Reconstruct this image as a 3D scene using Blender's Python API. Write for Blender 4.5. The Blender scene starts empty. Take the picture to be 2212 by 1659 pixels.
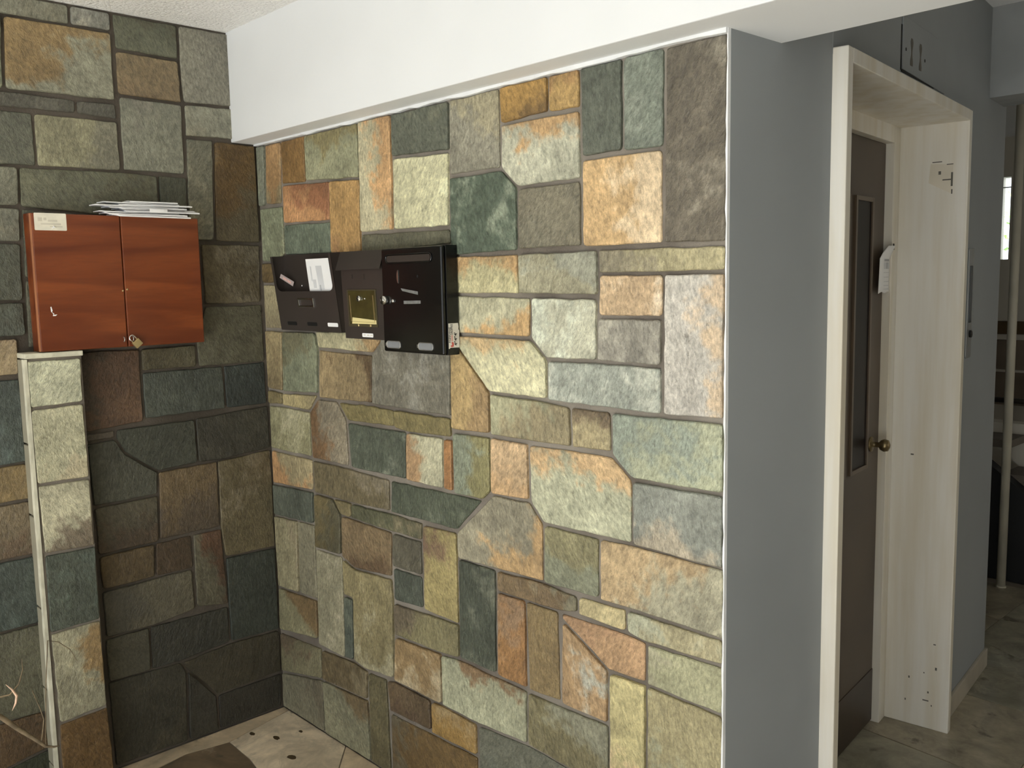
import bpy, bmesh, math, random
from mathutils import Vector, Matrix

random.seed(7)
scene = bpy.context.scene
COL = scene.collection

# ---------------------------------------------------------------- camera
YAW, PITCH, ROLL = math.radians(46.43275), math.radians(6.44078), math.radians(-1.06842)
cam_data = bpy.data.cameras.new('camera')
cam_data.sensor_width = 36.0
cam_data.lens = 36.0 * 1964.555 / 2212.0
cam_data.clip_start = 0.02
cam = bpy.data.objects.new('camera', cam_data)
COL.objects.link(cam)
fwd = Vector((-math.sin(YAW) * math.cos(PITCH), math.cos(YAW) * math.cos(PITCH), -math.sin(PITCH)))
rgt = Vector((math.cos(YAW), math.sin(YAW), 0))
upv = rgt.cross(fwd)
r2 = math.cos(ROLL) * rgt + math.sin(ROLL) * upv
u2 = -math.sin(ROLL) * rgt + math.cos(ROLL) * upv
cam.matrix_world = Matrix(((r2.x, u2.x, -fwd.x, 0), (r2.y, u2.y, -fwd.y, 0), (r2.z, u2.z, -fwd.z, 1.6), (0, 0, 0, 1)))
scene.camera = cam

# ---------------------------------------------------------------- world, light, exposure
world = bpy.data.worlds.new('world')
scene.world = world
world.use_nodes = True
bg = world.node_tree.nodes['Background']
bg.inputs['Color'].default_value = (0.86, 0.93, 1.0, 1)
bg.inputs['Strength'].default_value = 3.2

def area_light(name, loc, rot, sx, sy, power, color):
    l = bpy.data.lights.new(name, 'AREA')
    l.shape = 'RECTANGLE'; l.size = sx; l.size_y = sy; l.energy = power; l.color = color
    o = bpy.data.objects.new(name, l); COL.objects.link(o)
    o.location = loc; o.rotation_euler = rot
    return o
# daylight coming through the glazed street entrance behind the camera
area_light('entrance_daylight', (-0.2, -2.45, 0.50), (math.radians(90 + 62), 0, 0), 3.2, 1.6, 55, (0.96, 0.985, 1.0))
# sun falling through the same entrance on the floor behind the camera
sun = bpy.data.lights.new('sun', 'SUN'); sun.energy = 52.0; sun.angle = math.radians(0.6); sun.color = (0.95, 0.975, 1.0)
sun_o = bpy.data.objects.new('sun', sun); COL.objects.link(sun_o); sun_o.rotation_euler = (math.radians(51), 0, math.radians(16))
# added fill lamp for the hall, set before the closed side wall
area_light('hall_fill', (2.1, 4.4, 1.4), (math.radians(90), 0, math.radians(90)), 1.6, 1.4, 10, (1.0, 0.95, 0.85))

vs = scene.view_settings
vs.view_transform = 'Standard'; vs.look = 'None'; vs.gamma = 1.0; vs.exposure = -0.17
vs.use_curve_mapping = False

# ---------------------------------------------------------------- helpers
def world_of(o):
    m = o.matrix_basis.copy()
    if o.parent:
        m = world_of(o.parent) @ o.matrix_parent_inverse @ m
    return m

def set_parent(o, p):
    o.parent = p
    o.matrix_parent_inverse = world_of(p).inverted()

def tag(o, label=None, cat=None, group=None, kind=None):
    if label: o['label'] = label
    if cat: o['category'] = cat
    if group: o['group'] = group
    if kind: o['kind'] = kind
    return o

def empty(name, loc, label, cat, group=None, kind=None):
    o = bpy.data.objects.new(name, None)
    COL.objects.link(o); o.location = loc
    o.empty_display_size = 0.05
    return tag(o, label, cat, group, kind)

def mesh_obj(name, verts, faces, mat, parent=None, smooth=False, centre=True):
    vs_ = [Vector(v) for v in verts]
    if centre:
        lo = Vector([min(v[i] for v in vs_) for i in range(3)]); hi = Vector([max(v[i] for v in vs_) for i in range(3)])
        c = (lo + hi) / 2
    else:
        c = Vector((0, 0, 0))
    me = bpy.data.meshes.new(name)
    me.from_pydata([v - c for v in vs_], [], faces)
    me.validate(); me.update()
    bm = bmesh.new(); bm.from_mesh(me); bmesh.ops.recalc_face_normals(bm, faces=bm.faces); bm.to_mesh(me); bm.free()
    if smooth:
        for p in me.polygons: p.use_smooth = True
    me.materials.append(mat)
    o = bpy.data.objects.new(name, me); COL.objects.link(o); o.location = c
    if parent: set_parent(o, parent)
    return o

BOXF = [(0, 1, 2, 3), (7, 6, 5, 4), (0, 4, 5, 1), (1, 5, 6, 2), (2, 6, 7, 3), (3, 7, 4, 0)]
def box_vf(lo, hi, T=None):
    (x0, y0, z0), (x1, y1, z1) = lo, hi
    v = [(x0, y0, z0), (x1, y0, z0), (x1, y1, z0), (x0, y1, z0), (x0, y0, z1), (x1, y0, z1), (x1, y1, z1), (x0, y1, z1)]
    return ([T(*p) for p in v] if T else v), BOXF

def multi(name, parts, mat, parent=None, bevel=0, smooth=False):
    V, F = [], []
    for v, f in parts:
        b = len(V); V += list(v); F += [tuple(i + b for i in q) for q in f]
    o = mesh_obj(name, V, F, mat, parent, smooth)
    if bevel: add_bevel(o, bevel)
    return o

def add_bevel(o, w, seg=2):
    m = o.modifiers.new('bevel', 'BEVEL'); m.width = w; m.segments = seg; m.limit_method = 'ANGLE'; m.angle_limit = math.radians(40)

def box(name, lo, hi, mat, parent=None, bevel=0, T=None):
    return multi(name, [box_vf(lo, hi, T)], mat, parent, bevel)

def frame_between(a, b):
    d = (b - a).normalized()
    h = Vector((0, 0, 1)) if abs(d.z) < 0.9 else Vector((1, 0, 0))
    x = d.cross(h).normalized(); y = d.cross(x).normalized()
    return x, y

def tube_vf(path, radii, seg=10):
    path = [Vector(p) for p in path]
    V, F = [], []
    n = len(path)
    if not isinstance(radii, (list, tuple)): radii = [radii] * n
    prevx = None
    for i, p in enumerate(path):
        a = path[max(0, i - 1)]; b = path[min(n - 1, i + 1)]
        d = (b - a).normalized()
        if prevx is None:
            x, y = frame_between(a, b)
        else:
            x = (prevx - d * prevx.dot(d)).normalized(); y = d.cross(x).normalized()
        prevx = x
        for k in range(seg):
            t = 2 * math.pi * k / seg
            V.append(p + (x * math.cos(t) + y * math.sin(t)) * radii[i])
    for i in range(n - 1):
        for k in range(seg):
            k2 = (k + 1) % seg
            F.append((i * seg + k, i * seg + k2, (i + 1) * seg + k2, (i + 1) * seg + k))
    F.append(tuple(range(seg - 1, -1, -1))); F.append(tuple((n - 1) * seg + k for k in range(seg)))
    return V, F

def tube(name, path, radii, mat, parent=None, seg=10):
    V, F = tube_vf(path, radii, seg)
    return mesh_obj(name, V, F, mat, parent, smooth=True)

def prism_vf(pts, fn, d0, d1):
    """pts: 2D outline; fn(a, b, d) -> world point; extruded from d0 to d1"""
    n = len(pts)
    V = [fn(a, b, d0) for a, b in pts] + [fn(a, b, d1) for a, b in pts]
    F = [tuple(range(n)), tuple(range(2 * n - 1, n - 1, -1))]
    F += [(i, (i + 1) % n, n + (i + 1) % n, n + i) for i in range(n)]
    return V, F

def prism(name, pts, fn, d0, d1, mat, parent=None, bevel=0):
    V, F = prism_vf(pts, fn, d0, d1)
    o = mesh_obj(name, V, F, mat, parent)
    if bevel: add_bevel(o, bevel)
    return o

def rounded(a0, b0, a1, b1, r, n=5):
    out = []
    for cx, cy, s in ((a1 - r, b0 + r, -90), (a1 - r, b1 - r, 0), (a0 + r, b1 - r, 90), (a0 + r, b0 + r, 180)):
        for k in range(n + 1):
            t = math.radians(s + 90 * k / n)
            out.append((cx + r * math.cos(t), cy + r * math.sin(t)))
    return out

def disc(cx, cy, r, n=16):
    return [(cx + r * math.cos(2 * math.pi * k / n), cy + r * math.sin(2 * math.pi * k / n)) for k in range(n)]

def text_mesh(name, body, size, xaxis, yaxis, loc, mat, parent, bold=0.0):
    cu = bpy.data.curves.new(name, 'FONT'); cu.body = body; cu.size = size; cu.align_x = 'LEFT'; cu.extrude = 0.00015; cu.offset = bold
    tmp = bpy.data.objects.new(name, cu); COL.objects.link(tmp)
    dg = bpy.context.evaluated_depsgraph_get()
    me = bpy.data.meshes.new_from_object(tmp.evaluated_get(dg))
    bpy.data.objects.remove(tmp)
    xa, ya = Vector(xaxis).normalized(), Vector(yaxis).normalized(); za = xa.cross(ya)
    M = Matrix((xa, ya, za)).transposed()
    vs_ = [M @ v.co + Vector(loc) for v in me.vertices]
    fs = [tuple(p.vertices) for p in me.polygons]
    return mesh_obj(name, vs_, fs, mat, parent)

# ---------------------------------------------------------------- materials
def new_mat(name):
    m = bpy.data.materials.new(name); m.use_nodes = True
    nt = m.node_tree
    return m, nt, nt.nodes['Principled BSDF']

def N(nt, typ, **kw):
    n = nt.nodes.new(typ)
    for k, v in kw.items(): setattr(n, k, v)
    return n

def math_node(nt, op, a, b=None, clamp=False):
    n = N(nt, 'ShaderNodeMath', operation=op); n.use_clamp = clamp
    for i, v in enumerate((a, b)):
        if v is None: continue
        if isinstance(v, (int, float)): n.inputs[i].default_value = v
        else: nt.links.new(v, n.inputs[i])
    return n.outputs[0]

def mixc(nt, fac, a, b, mode='MIX'):
    n = N(nt, 'ShaderNodeMix', data_type='RGBA', blend_type=mode)
    for sock, v in ((n.inputs['Factor'], fac), (n.inputs[6], a), (n.inputs[7], b)):
        if isinstance(v, (int, float)): sock.default_value = v
        elif isinstance(v, tuple): sock.default_value = (v + (1,))[:4]
        else: nt.links.new(v, sock)
    return n.outputs[2]

def ramp(nt, fac, a, b, smooth=True):
    n = N(nt, 'ShaderNodeMapRange'); n.interpolation_type = 'SMOOTHSTEP' if smooth else 'LINEAR'
    nt.links.new(fac, n.inputs[0]); n.inputs[1].default_value = a; n.inputs[2].default_value = b
    return n.outputs[0]

def noise(nt, vec, scale, detail=4, rough=0.55, dist=0.0):
    n = N(nt, 'ShaderNodeTexNoise'); n.inputs['Scale'].default_value = scale; n.inputs['Detail'].default_value = detail
    n.inputs['Roughness'].default_value = rough; n.inputs['Distortion'].default_value = dist
    if vec is not None: nt.links.new(vec, n.inputs['Vector'])
    return n.outputs['Fac']

def bump(nt, height, strength, dist, prev=None):
    b = N(nt, 'ShaderNodeBump'); b.inputs['Strength'].default_value = strength; b.inputs['Distance'].default_value = dist
    nt.links.new(height, b.inputs['Height'])
    if prev is not None: nt.links.new(prev, b.inputs['Normal'])
    return b.outputs['Normal']

def simple(name, col, rough=0.5, metal=0.0, var=0.08, vscale=6.0, bstr=0.0, bscale=60.0, bdist=0.001, spec=0.5, emit=None):
    m, nt, p = new_mat(name)
    tc = N(nt, 'ShaderNodeTexCoord').outputs['Object']
    f = noise(nt, tc, vscale, 2)
    f2 = ramp(nt, f, 0.3, 0.7)
    lo = tuple(c * (1 - var) for c in col); hi = tuple(min(1, c * (1 + var)) for c in col)
    nt.links.new(mixc(nt, f2, lo, hi), p.inputs['Base Color'])
    p.inputs['Roughness'].default_value = rough; p.inputs['Metallic'].default_value = metal
    p.inputs['Specular IOR Level'].default_value = spec
    if bstr: nt.links.new(bump(nt, noise(nt, tc, bscale, 2, 0.6), bstr, bdist), p.inputs['Normal'])
    if emit:
        p.inputs['Emission Color'].default_value = tuple(emit[:3]) + (1,); p.inputs['Emission Strength'].default_value = emit[3]
    return m

def slate_material():
    m, nt, p = new_mat('slate')
    tcn = N(nt, 'ShaderNodeTexCoord'); oi = N(nt, 'ShaderNodeObjectInfo')
    def attr(n, out):
        a = N(nt, 'ShaderNodeAttribute', attribute_type='OBJECT', attribute_name=n); return a.outputs[out]
    rnd = oi.outputs['Random']
    ang = math_node(nt, 'MULTIPLY', math_node(nt, 'SUBTRACT', rnd, 0.5), 1.3)
    vr = N(nt, 'ShaderNodeVectorRotate', rotation_type='Y_AXIS'); nt.links.new(tcn.outputs['Object'], vr.inputs['Vector']); nt.links.new(ang, vr.inputs['Angle'])
    off = math_node(nt, 'MULTIPLY', rnd, 91.7)
    comb = N(nt, 'ShaderNodeCombineXYZ')
    for i in range(3): nt.links.new(off, comb.inputs[i])
    va = N(nt, 'ShaderNodeVectorMath', operation='ADD'); nt.links.new(vr.outputs[0], va.inputs[0]); nt.links.new(comb.outputs[0], va.inputs[1])
    v = va.outputs[0]
    st = N(nt, 'ShaderNodeVectorMath', operation='MULTIPLY'); nt.links.new(v, st.inputs[0]); st.inputs[1].default_value = (1.0, 1.0, 0.55)
    vs_ = st.outputs[0]
    big = noise(nt, v, 5.5, 3, 0.6, 0.6)
    mid = noise(nt, v, 24, 5, 0.66)
    fine = noise(nt, vs_, 120, 4, 0.72)
    # patch of a second colour, pulled towards one side of the stone
    gs = N(nt, 'ShaderNodeVectorMath', operation='SUBTRACT'); nt.links.new(tcn.outputs['Generated'], gs.inputs[0]); gs.inputs[1].default_value = (0.5, 0.5, 0.5)
    dt = N(nt, 'ShaderNodeVectorMath', operation='DOT_PRODUCT'); nt.links.new(gs.outputs[0], dt.inputs[0]); nt.links.new(attr('patch_dir', 'Vector'), dt.inputs[1])
    wob = math_node(nt, 'MULTIPLY', math_node(nt, 'SUBTRACT', big, 0.5), 1.9)
    wob2 = math_node(nt, 'MULTIPLY', math_node(nt, 'SUBTRACT', mid, 0.5), 1.1)
    fld = math_node(nt, 'ADD', math_node(nt, 'ADD', dt.outputs['Value'], wob), wob2)
    thr = math_node(nt, 'SUBTRACT', 0.5, attr('patch_amt', 'Fac'))
    mask = ramp(nt, math_node(nt, 'SUBTRACT', fld, thr), -0.16, 0.20)
    base = mixc(nt, mask, oi.outputs['Color'], attr('patch_color', 'Color'))
    # mottling, darker films and light flakes
    mott = N(nt, 'ShaderNodeMapRange'); nt.links.new(big, mott.inputs[0]); mott.inputs[1].default_value = 0.3; mott.inputs[2].default_value = 0.7; mott.inputs[3].default_value = 0.78; mott.inputs[4].default_value = 1.22
    mot2 = N(nt, 'ShaderNodeMapRange'); nt.links.new(mid, mot2.inputs[0]); mot2.inputs[1].default_value = 0.3; mot2.inputs[2].default_value = 0.7; mot2.inputs[3].default_value = 0.76; mot2.inputs[4].default_value = 1.24
    mot3 = N(nt, 'ShaderNodeMapRange'); nt.links.new(fine, mot3.inputs[0]); mot3.inputs[1].default_value = 0.3; mot3.inputs[2].default_value = 0.7; mot3.inputs[3].default_value = 0.60; mot3.inputs[4].default_value = 1.40
    k = math_node(nt, 'MULTIPLY', math_node(nt, 'MULTIPLY', mott.outputs[0], mot2.outputs[0]), mot3.outputs[0])
    sc = N(nt, 'ShaderNodeVectorMath', operation='SCALE'); nt.links.new(base, sc.inputs[0]); nt.links.new(k, sc.inputs['Scale'])
    spots = noise(nt, vs_, 46, 5, 0.74)
    flake = math_node(nt, 'MULTIPLY', ramp(nt, spots, 0.63, 0.72), 0.40)
    lt = N(nt, 'ShaderNodeVectorMath', operation='MULTIPLY_ADD'); nt.links.new(sc.outputs[0], lt.inputs[0]); lt.inputs[1].default_value = (1.7, 1.75, 1.75); lt.inputs[2].default_value = (0.03, 0.03, 0.025)
    c1 = mixc(nt, flake, sc.outputs[0], lt.outputs[0])
    stain = math_node(nt, 'MULTIPLY', math_node(nt, 'SUBTRACT', 1.0, ramp(nt, spots, 0.29, 0.37)), 0.5)
    c2 = mixc(nt, stain, c1, (0.07, 0.058, 0.036))
    nt.links.new(c2, p.inputs['Base Color'])
    rr = N(nt, 'ShaderNodeMapRange'); nt.links.new(mid, rr.inputs[0]); rr.inputs[1].default_value = 0.3; rr.inputs[2].default_value = 0.7; rr.inputs[3].default_value = 0.40; rr.inputs[4].default_value = 0.62
    nt.links.new(rr.outputs[0], p.inputs['Roughness'])
    p.inputs['Specular IOR Level'].default_value = 0.5
    # natural cleft: ledges, pits and grain in one height field (metres)
    led = noise(nt, vs_, 9, 3, 0.55, 1.0)
    h = math_node(nt, 'ADD', math_node(nt, 'MULTIPLY', led, 0.0075), math_node(nt, 'MULTIPLY', mid, 0.0048))
    h = math_node(nt, 'ADD', h, math_node(nt, 'MULTIPLY', fine, 0.0046))
    nt.links.new(bump(nt, h, 1.0, 1.0), p.inputs['Normal'])
    return m

def grout_material(name, lo, hi):
    m, nt, p = new_mat(name)
    tc = N(nt, 'ShaderNodeTexCoord').outputs['Object']
    f = ramp(nt, noise(nt, tc, 3.0, 3, 0.6), 0.3, 0.7)
    c = mixc(nt, f, lo, hi)
    nt.links.new(c, p.inputs['Base Color']); p.inputs['Roughness'].default_value = 0.9
    nt.links.new(bump(nt, noise(nt, tc, 160, 2, 0.65), 0.6, 0.003), p.inputs['Normal'])
    return m

def marble_material():
    m, nt, p = new_mat('marble')
    tcn = N(nt, 'ShaderNodeTexCoord'); oi = N(nt, 'ShaderNodeObjectInfo')
    off = math_node(nt, 'MULTIPLY', oi.outputs['Random'], 57.3)
    comb = N(nt, 'ShaderNodeCombineXYZ')
    for i in range(3): nt.links.new(off, comb.inputs[i])
    va = N(nt, 'ShaderNodeVectorMath', operation='ADD'); nt.links.new(tcn.outputs['Object'], va.inputs[0]); nt.links.new(comb.outputs[0], va.inputs[1])
    v = va.outputs[0]
    a = noise(nt, v, 4.5, 5, 0.62, 1.4)
    b = noise(nt, v, 16, 4, 0.65, 0.8)
    k = N(nt, 'ShaderNodeMapRange'); nt.links.new(a, k.inputs[0]); k.inputs[1].default_value = 0.3; k.inputs[2].default_value = 0.7; k.inputs[3].default_value = 0.62; k.inputs[4].default_value = 1.3
    k2 = N(nt, 'ShaderNodeMapRange'); nt.links.new(b, k2.inputs[0]); k2.inputs[1].default_value = 0.3; k2.inputs[2].default_value = 0.7; k2.inputs[3].default_value = 0.85; k2.inputs[4].default_value = 1.15
    kk = math_node(nt, 'MULTIPLY', k.outputs[0], k2.outputs[0])
    sc = N(nt, 'ShaderNodeVectorMath', operation='SCALE'); nt.links.new(oi.outputs['Color'], sc.inputs[0]); nt.links.new(kk, sc.inputs['Scale'])
    blot = math_node(nt, 'MULTIPLY', ramp(nt, noise(nt, v, 7, 5, 0.55, 0.3), 0.62, 0.70), 0.75)
    c = mixc(nt, blot, sc.outputs[0], (0.06, 0.05, 0.035))
    vein = math_node(nt, 'MULTIPLY', math_node(nt, 'SUBTRACT', 1.0, ramp(nt, math_node(nt, 'ABSOLUTE', math_node(nt, 'SUBTRACT', noise(nt, v, 3.2, 6, 0.6, 1.0), 0.5)), 0.0, 0.022)), 0.35)
    c = mixc(nt, vein, c, (0.42, 0.37, 0.28))
    nt.links.new(c, p.inputs['Base Color'])
    p.inputs['Roughness'].default_value = 0.34
    nt.links.new(bump(nt, b, 0.12, 0.002), p.inputs['Normal'])
    return m

def wood_material():
    m, nt, p = new_mat('mahogany')
    tc = N(nt, 'ShaderNodeTexCoord').outputs['Object']
    st = N(nt, 'ShaderNodeVectorMath', operation='MULTIPLY'); nt.links.new(tc, st.inputs[0]); st.inputs[1].default_value = (3.0, 0.55, 4.0)
    a = noise(nt, st.outputs[0], 3.6, 4, 0.5, 0.5)
    s2 = N(nt, 'ShaderNodeVectorMath', operation='MULTIPLY'); nt.links.new(tc, s2.inputs[0]); s2.inputs[1].default_value = (8.0, 1.2, 20.0)
    b = noise(nt, s2.outputs[0], 12, 6, 0.6)
    c = mixc(nt, ramp(nt, a, 0.28, 0.72), (0.120, 0.023, 0.006), (0.26, 0.066, 0.017))
    c = mixc(nt, math_node(nt, 'MULTIPLY', ramp(nt, b, 0.35, 0.75), 0.35), c, (0.13, 0.032, 0.011))
    nt.links.new(c, p.inputs['Base Color'])
    p.inputs['Roughness'].default_value = 0.32
    p.inputs['Coat Weight'].default_value = 0.15; p.inputs['Coat Roughness'].default_value = 0.25
    nt.links.new(bump(nt, b, 0.08, 0.001), p.inputs['Normal'])
    return m

def popcorn_material():
    m, nt, p = new_mat('popcorn_plaster')
    tc = N(nt, 'ShaderNodeTexCoord').outputs['Object']
    vo = N(nt, 'ShaderNodeTexVoronoi'); vo.inputs['Scale'].default_value = 95; nt.links.new(tc, vo.inputs['Vector'])
    n = noise(nt, tc, 130, 2, 0.6)
    h = math_node(nt, 'SUBTRACT', n, math_node(nt, 'MULTIPLY', vo.outputs['Distance'], 0.9))
    c = mixc(nt, ramp(nt, noise(nt, tc, 5, 4), 0.3, 0.7), (0.88, 0.87, 0.85), (0.92, 0.915, 0.90))
    nt.links.new(c, p.inputs['Base Color']); p.inputs['Roughness'].default_value = 0.95
    nt.links.new(bump(nt, h, 0.8, 0.007), p.inputs['Normal'])
    return m

def wall_paint(name, col, var=0.04):
    m, nt, p = new_mat(name)
    tc = N(nt, 'ShaderNodeTexCoord').outputs['Object']
    f = ramp(nt, noise(nt, tc, 2.5, 2), 0.3, 0.7)
    nt.links.new(mixc(nt, f, tuple(c * (1 - var) for c in col), tuple(c * (1 + var) for c in col)), p.inputs['Base Color'])
    p.inputs['Roughness'].default_value = 0.75
    nt.links.new(bump(nt, noise(nt, tc, 55, 2, 0.6), 0.14, 0.0018), p.inputs['Normal'])
    return m

def glass_material(name, col=(1, 1, 1), rough=0.0):
    m, nt, p = new_mat(name)
    p.inputs['Base Color'].default_value = col + (1,); p.inputs['Roughness'].default_value = rough
    p.inputs['Transmission Weight'].default_value = 1.0; p.inputs['IOR'].default_value = 1.05
    f = noise(nt, N(nt, 'ShaderNodeTexCoord').outputs['Object'], 40, 3)
    nt.links.new(bump(nt, f, 0.02, 0.0005), p.inputs['Normal'])
    return m

def enamel(name, col, film, rough):
    """old cream enamel with yellowed streaks running down"""
    m, nt, p = new_mat(name)
    tc = N(nt, 'ShaderNodeTexCoord').outputs['Object']
    st = N(nt, 'ShaderNodeVectorMath', operation='MULTIPLY'); nt.links.new(tc, st.inputs[0]); st.inputs[1].default_value = (9, 9, 0.6)
    f = math_node(nt, 'MULTIPLY', ramp(nt, noise(nt, st.outputs[0], 1.5, 4), 0.35, 0.7), 0.8)
    c = mixc(nt, f, col, film)
    sp = ramp(nt, noise(nt, tc, 60, 3, 0.5), 0.76, 0.80)
    sep = N(nt, 'ShaderNodeSeparateXYZ'); nt.links.new(tc, sep.inputs[0])
    low = ramp(nt, sep.outputs['Z'], -0.6, -1.05)
    c = mixc(nt, math_node(nt, 'MULTIPLY', sp, low), c, (0.07, 0.05, 0.03))
    nt.links.new(c, p.inputs['Base Color']); p.inputs['Roughness'].default_value = rough
    nt.links.new(bump(nt, noise(nt, tc, 30, 4), 0.06, 0.002), p.inputs['Normal'])
    return m

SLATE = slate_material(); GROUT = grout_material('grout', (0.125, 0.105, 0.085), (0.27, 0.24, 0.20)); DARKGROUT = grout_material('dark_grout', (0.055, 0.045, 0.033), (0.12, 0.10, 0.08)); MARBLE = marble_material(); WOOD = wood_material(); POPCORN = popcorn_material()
WHITE = wall_paint('white_paint', (0.78, 0.795, 0.81), 0.02)
GREY = wall_paint('grey_paint', (0.29, 0.31, 0.32), 0.04)
CREAMWALL = wall_paint('cream_wall_paint', (0.55, 0.52, 0.45))
ENAMEL = enamel('cream_enamel', (0.82, 0.79, 0.72), (0.68, 0.61, 0.47), 0.35)
CASING = enamel('white_enamel', (0.82, 0.79, 0.73), (0.76, 0.72, 0.64), 0.4)
BEAD = simple('white_caulk', (0.82, 0.83, 0.84), 0.7, bstr=0.4, bscale=90, bdist=0.004)
MORTAR = simple('pale_mortar', (0.62, 0.60, 0.48), 0.85, var=0.15, vscale=14, bstr=0.5, bscale=80, bdist=0.004)
DOORBROWN = simple('brown_door_paint', (0.085, 0.062, 0.042), 0.45, var=0.12, vscale=3)
DOORTRIM = simple('door_moulding', (0.12, 0.088, 0.06), 0.4)
DARKGLASS = simple('dark_glass', (0.008, 0.004, 0.003), 0.35, var=0.1, spec=0.12)
KICK = simple('worn_kick_plate', (0.045, 0.03, 0.02), 0.4, var=0.2)
BLACKMETAL = simple('black_enamel', (0.003, 0.003, 0.003), 0.2, var=0.15, spec=0.45, bstr=0.04, bscale=200)
BROWNMETAL = simple('dark_brown_enamel', (0.040, 0.032, 0.028), 0.38, var=0.1, bstr=0.12, bscale=300, bdist=0.0006)
BLACK = simple('black_void', (0.004, 0.004, 0.004), 0.6)
CHROME = simple('chrome', (0.75, 0.74, 0.72), 0.18, 1.0)
DULLMETAL = simple('dull_steel', (0.45, 0.44, 0.42), 0.4, 0.9)
BRASS = simple('brass', (0.62, 0.50, 0.26), 0.35, 0.85)
OLDBRASS = simple('tarnished_brass', (0.22, 0.17, 0.09), 0.32, 0.8, var=0.3, vscale=60)
PAPER = simple('white_paper', (0.86, 0.86, 0.86), 0.7, var=0.03)
PAPERGREY = simple('grey_white_paper', (0.72, 0.72, 0.73), 0.7, var=0.04)
CREAMPAPER = simple('cream_label_paper', (0.78, 0.74, 0.62), 0.7, var=0.06, vscale=30)
YELLOWPAPER = simple('yellow_paper', (0.72, 0.62, 0.30), 0.7)
PRINT = simple('grey_print', (0.42, 0.43, 0.45), 0.7)
PALEPRINT = simple('pale_grey_print', (0.62, 0.63, 0.65), 0.7)
FADEDPRINT = simple('faded_print', (0.62, 0.58, 0.48), 0.7)
INK = simple('black_ink', (0.02, 0.02, 0.02), 0.7)
REDINK = simple('red_ink', (0.55, 0.12, 0.10), 0.7)
PINKINK = simple('faded_pink_ink', (0.60, 0.36, 0.32), 0.7)
STICKERGREY = simple('sticker_paper', (0.68, 0.66, 0.60), 0.6)
SMOKED = simple('olive_window_plastic', (0.05, 0.043, 0.012), 0.12, var=0.25, vscale=25)
CLEARPLASTIC = simple('clear_plastic_window', (0.22, 0.23, 0.24), 0.25)
TAPE = simple('tape_residue', (0.17, 0.17, 0.165), 0.6, var=0.2, vscale=80)
TWIG = simple('dry_twig', (0.16, 0.12, 0.07), 0.8, var=0.3, vscale=40, bstr=0.5, bscale=200, bdist=0.002)
TWIGPALE = simple('pale_dry_leaf', (0.62, 0.42, 0.30), 0.5, var=0.2, vscale=60)
POSTPAINT = simple('post_paint', (0.50, 0.47, 0.38), 0.5)
RAIL = simple('dark_handrail', (0.02, 0.016, 0.012), 0.4)
DARKBOARD = simple('dark_stair_side', (0.008, 0.008, 0.008), 0.6)
BROWNBOARD = simple('brown_dado_board', (0.09, 0.055, 0.022), 0.5)
STAIRWALL = simple('stair_dado', (0.17, 0.135, 0.10), 0.7, var=0.2, vscale=3)
LEAFGREEN = simple('hedge_green', (0.25, 0.42, 0.10), 0.6, var=0.4, vscale=20)
SMUDGE = simple('old_glue_smudge', (0.13, 0.12, 0.10), 0.8, var=0.2, vscale=30)
GAPSHADE = simple('gap_shade', (0.02, 0.02, 0.018), 0.9)  # near-black for painted shadow lines and screw holes
ALU = simple('call_plate_metal', (0.42, 0.44, 0.45), 0.35, 0.7)

# ---------------------------------------------------------------- the place: key dimensions (metres)
W1 = 1.6413      # stone wall ahead, faces -y
W2 = -3.0245     # stone wall on the left, faces +x
XR = -1.068      # right end of the stone wall
SOFFIT = 2.100
CEIL = 2.470
HALLCEIL = 2.535

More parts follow.
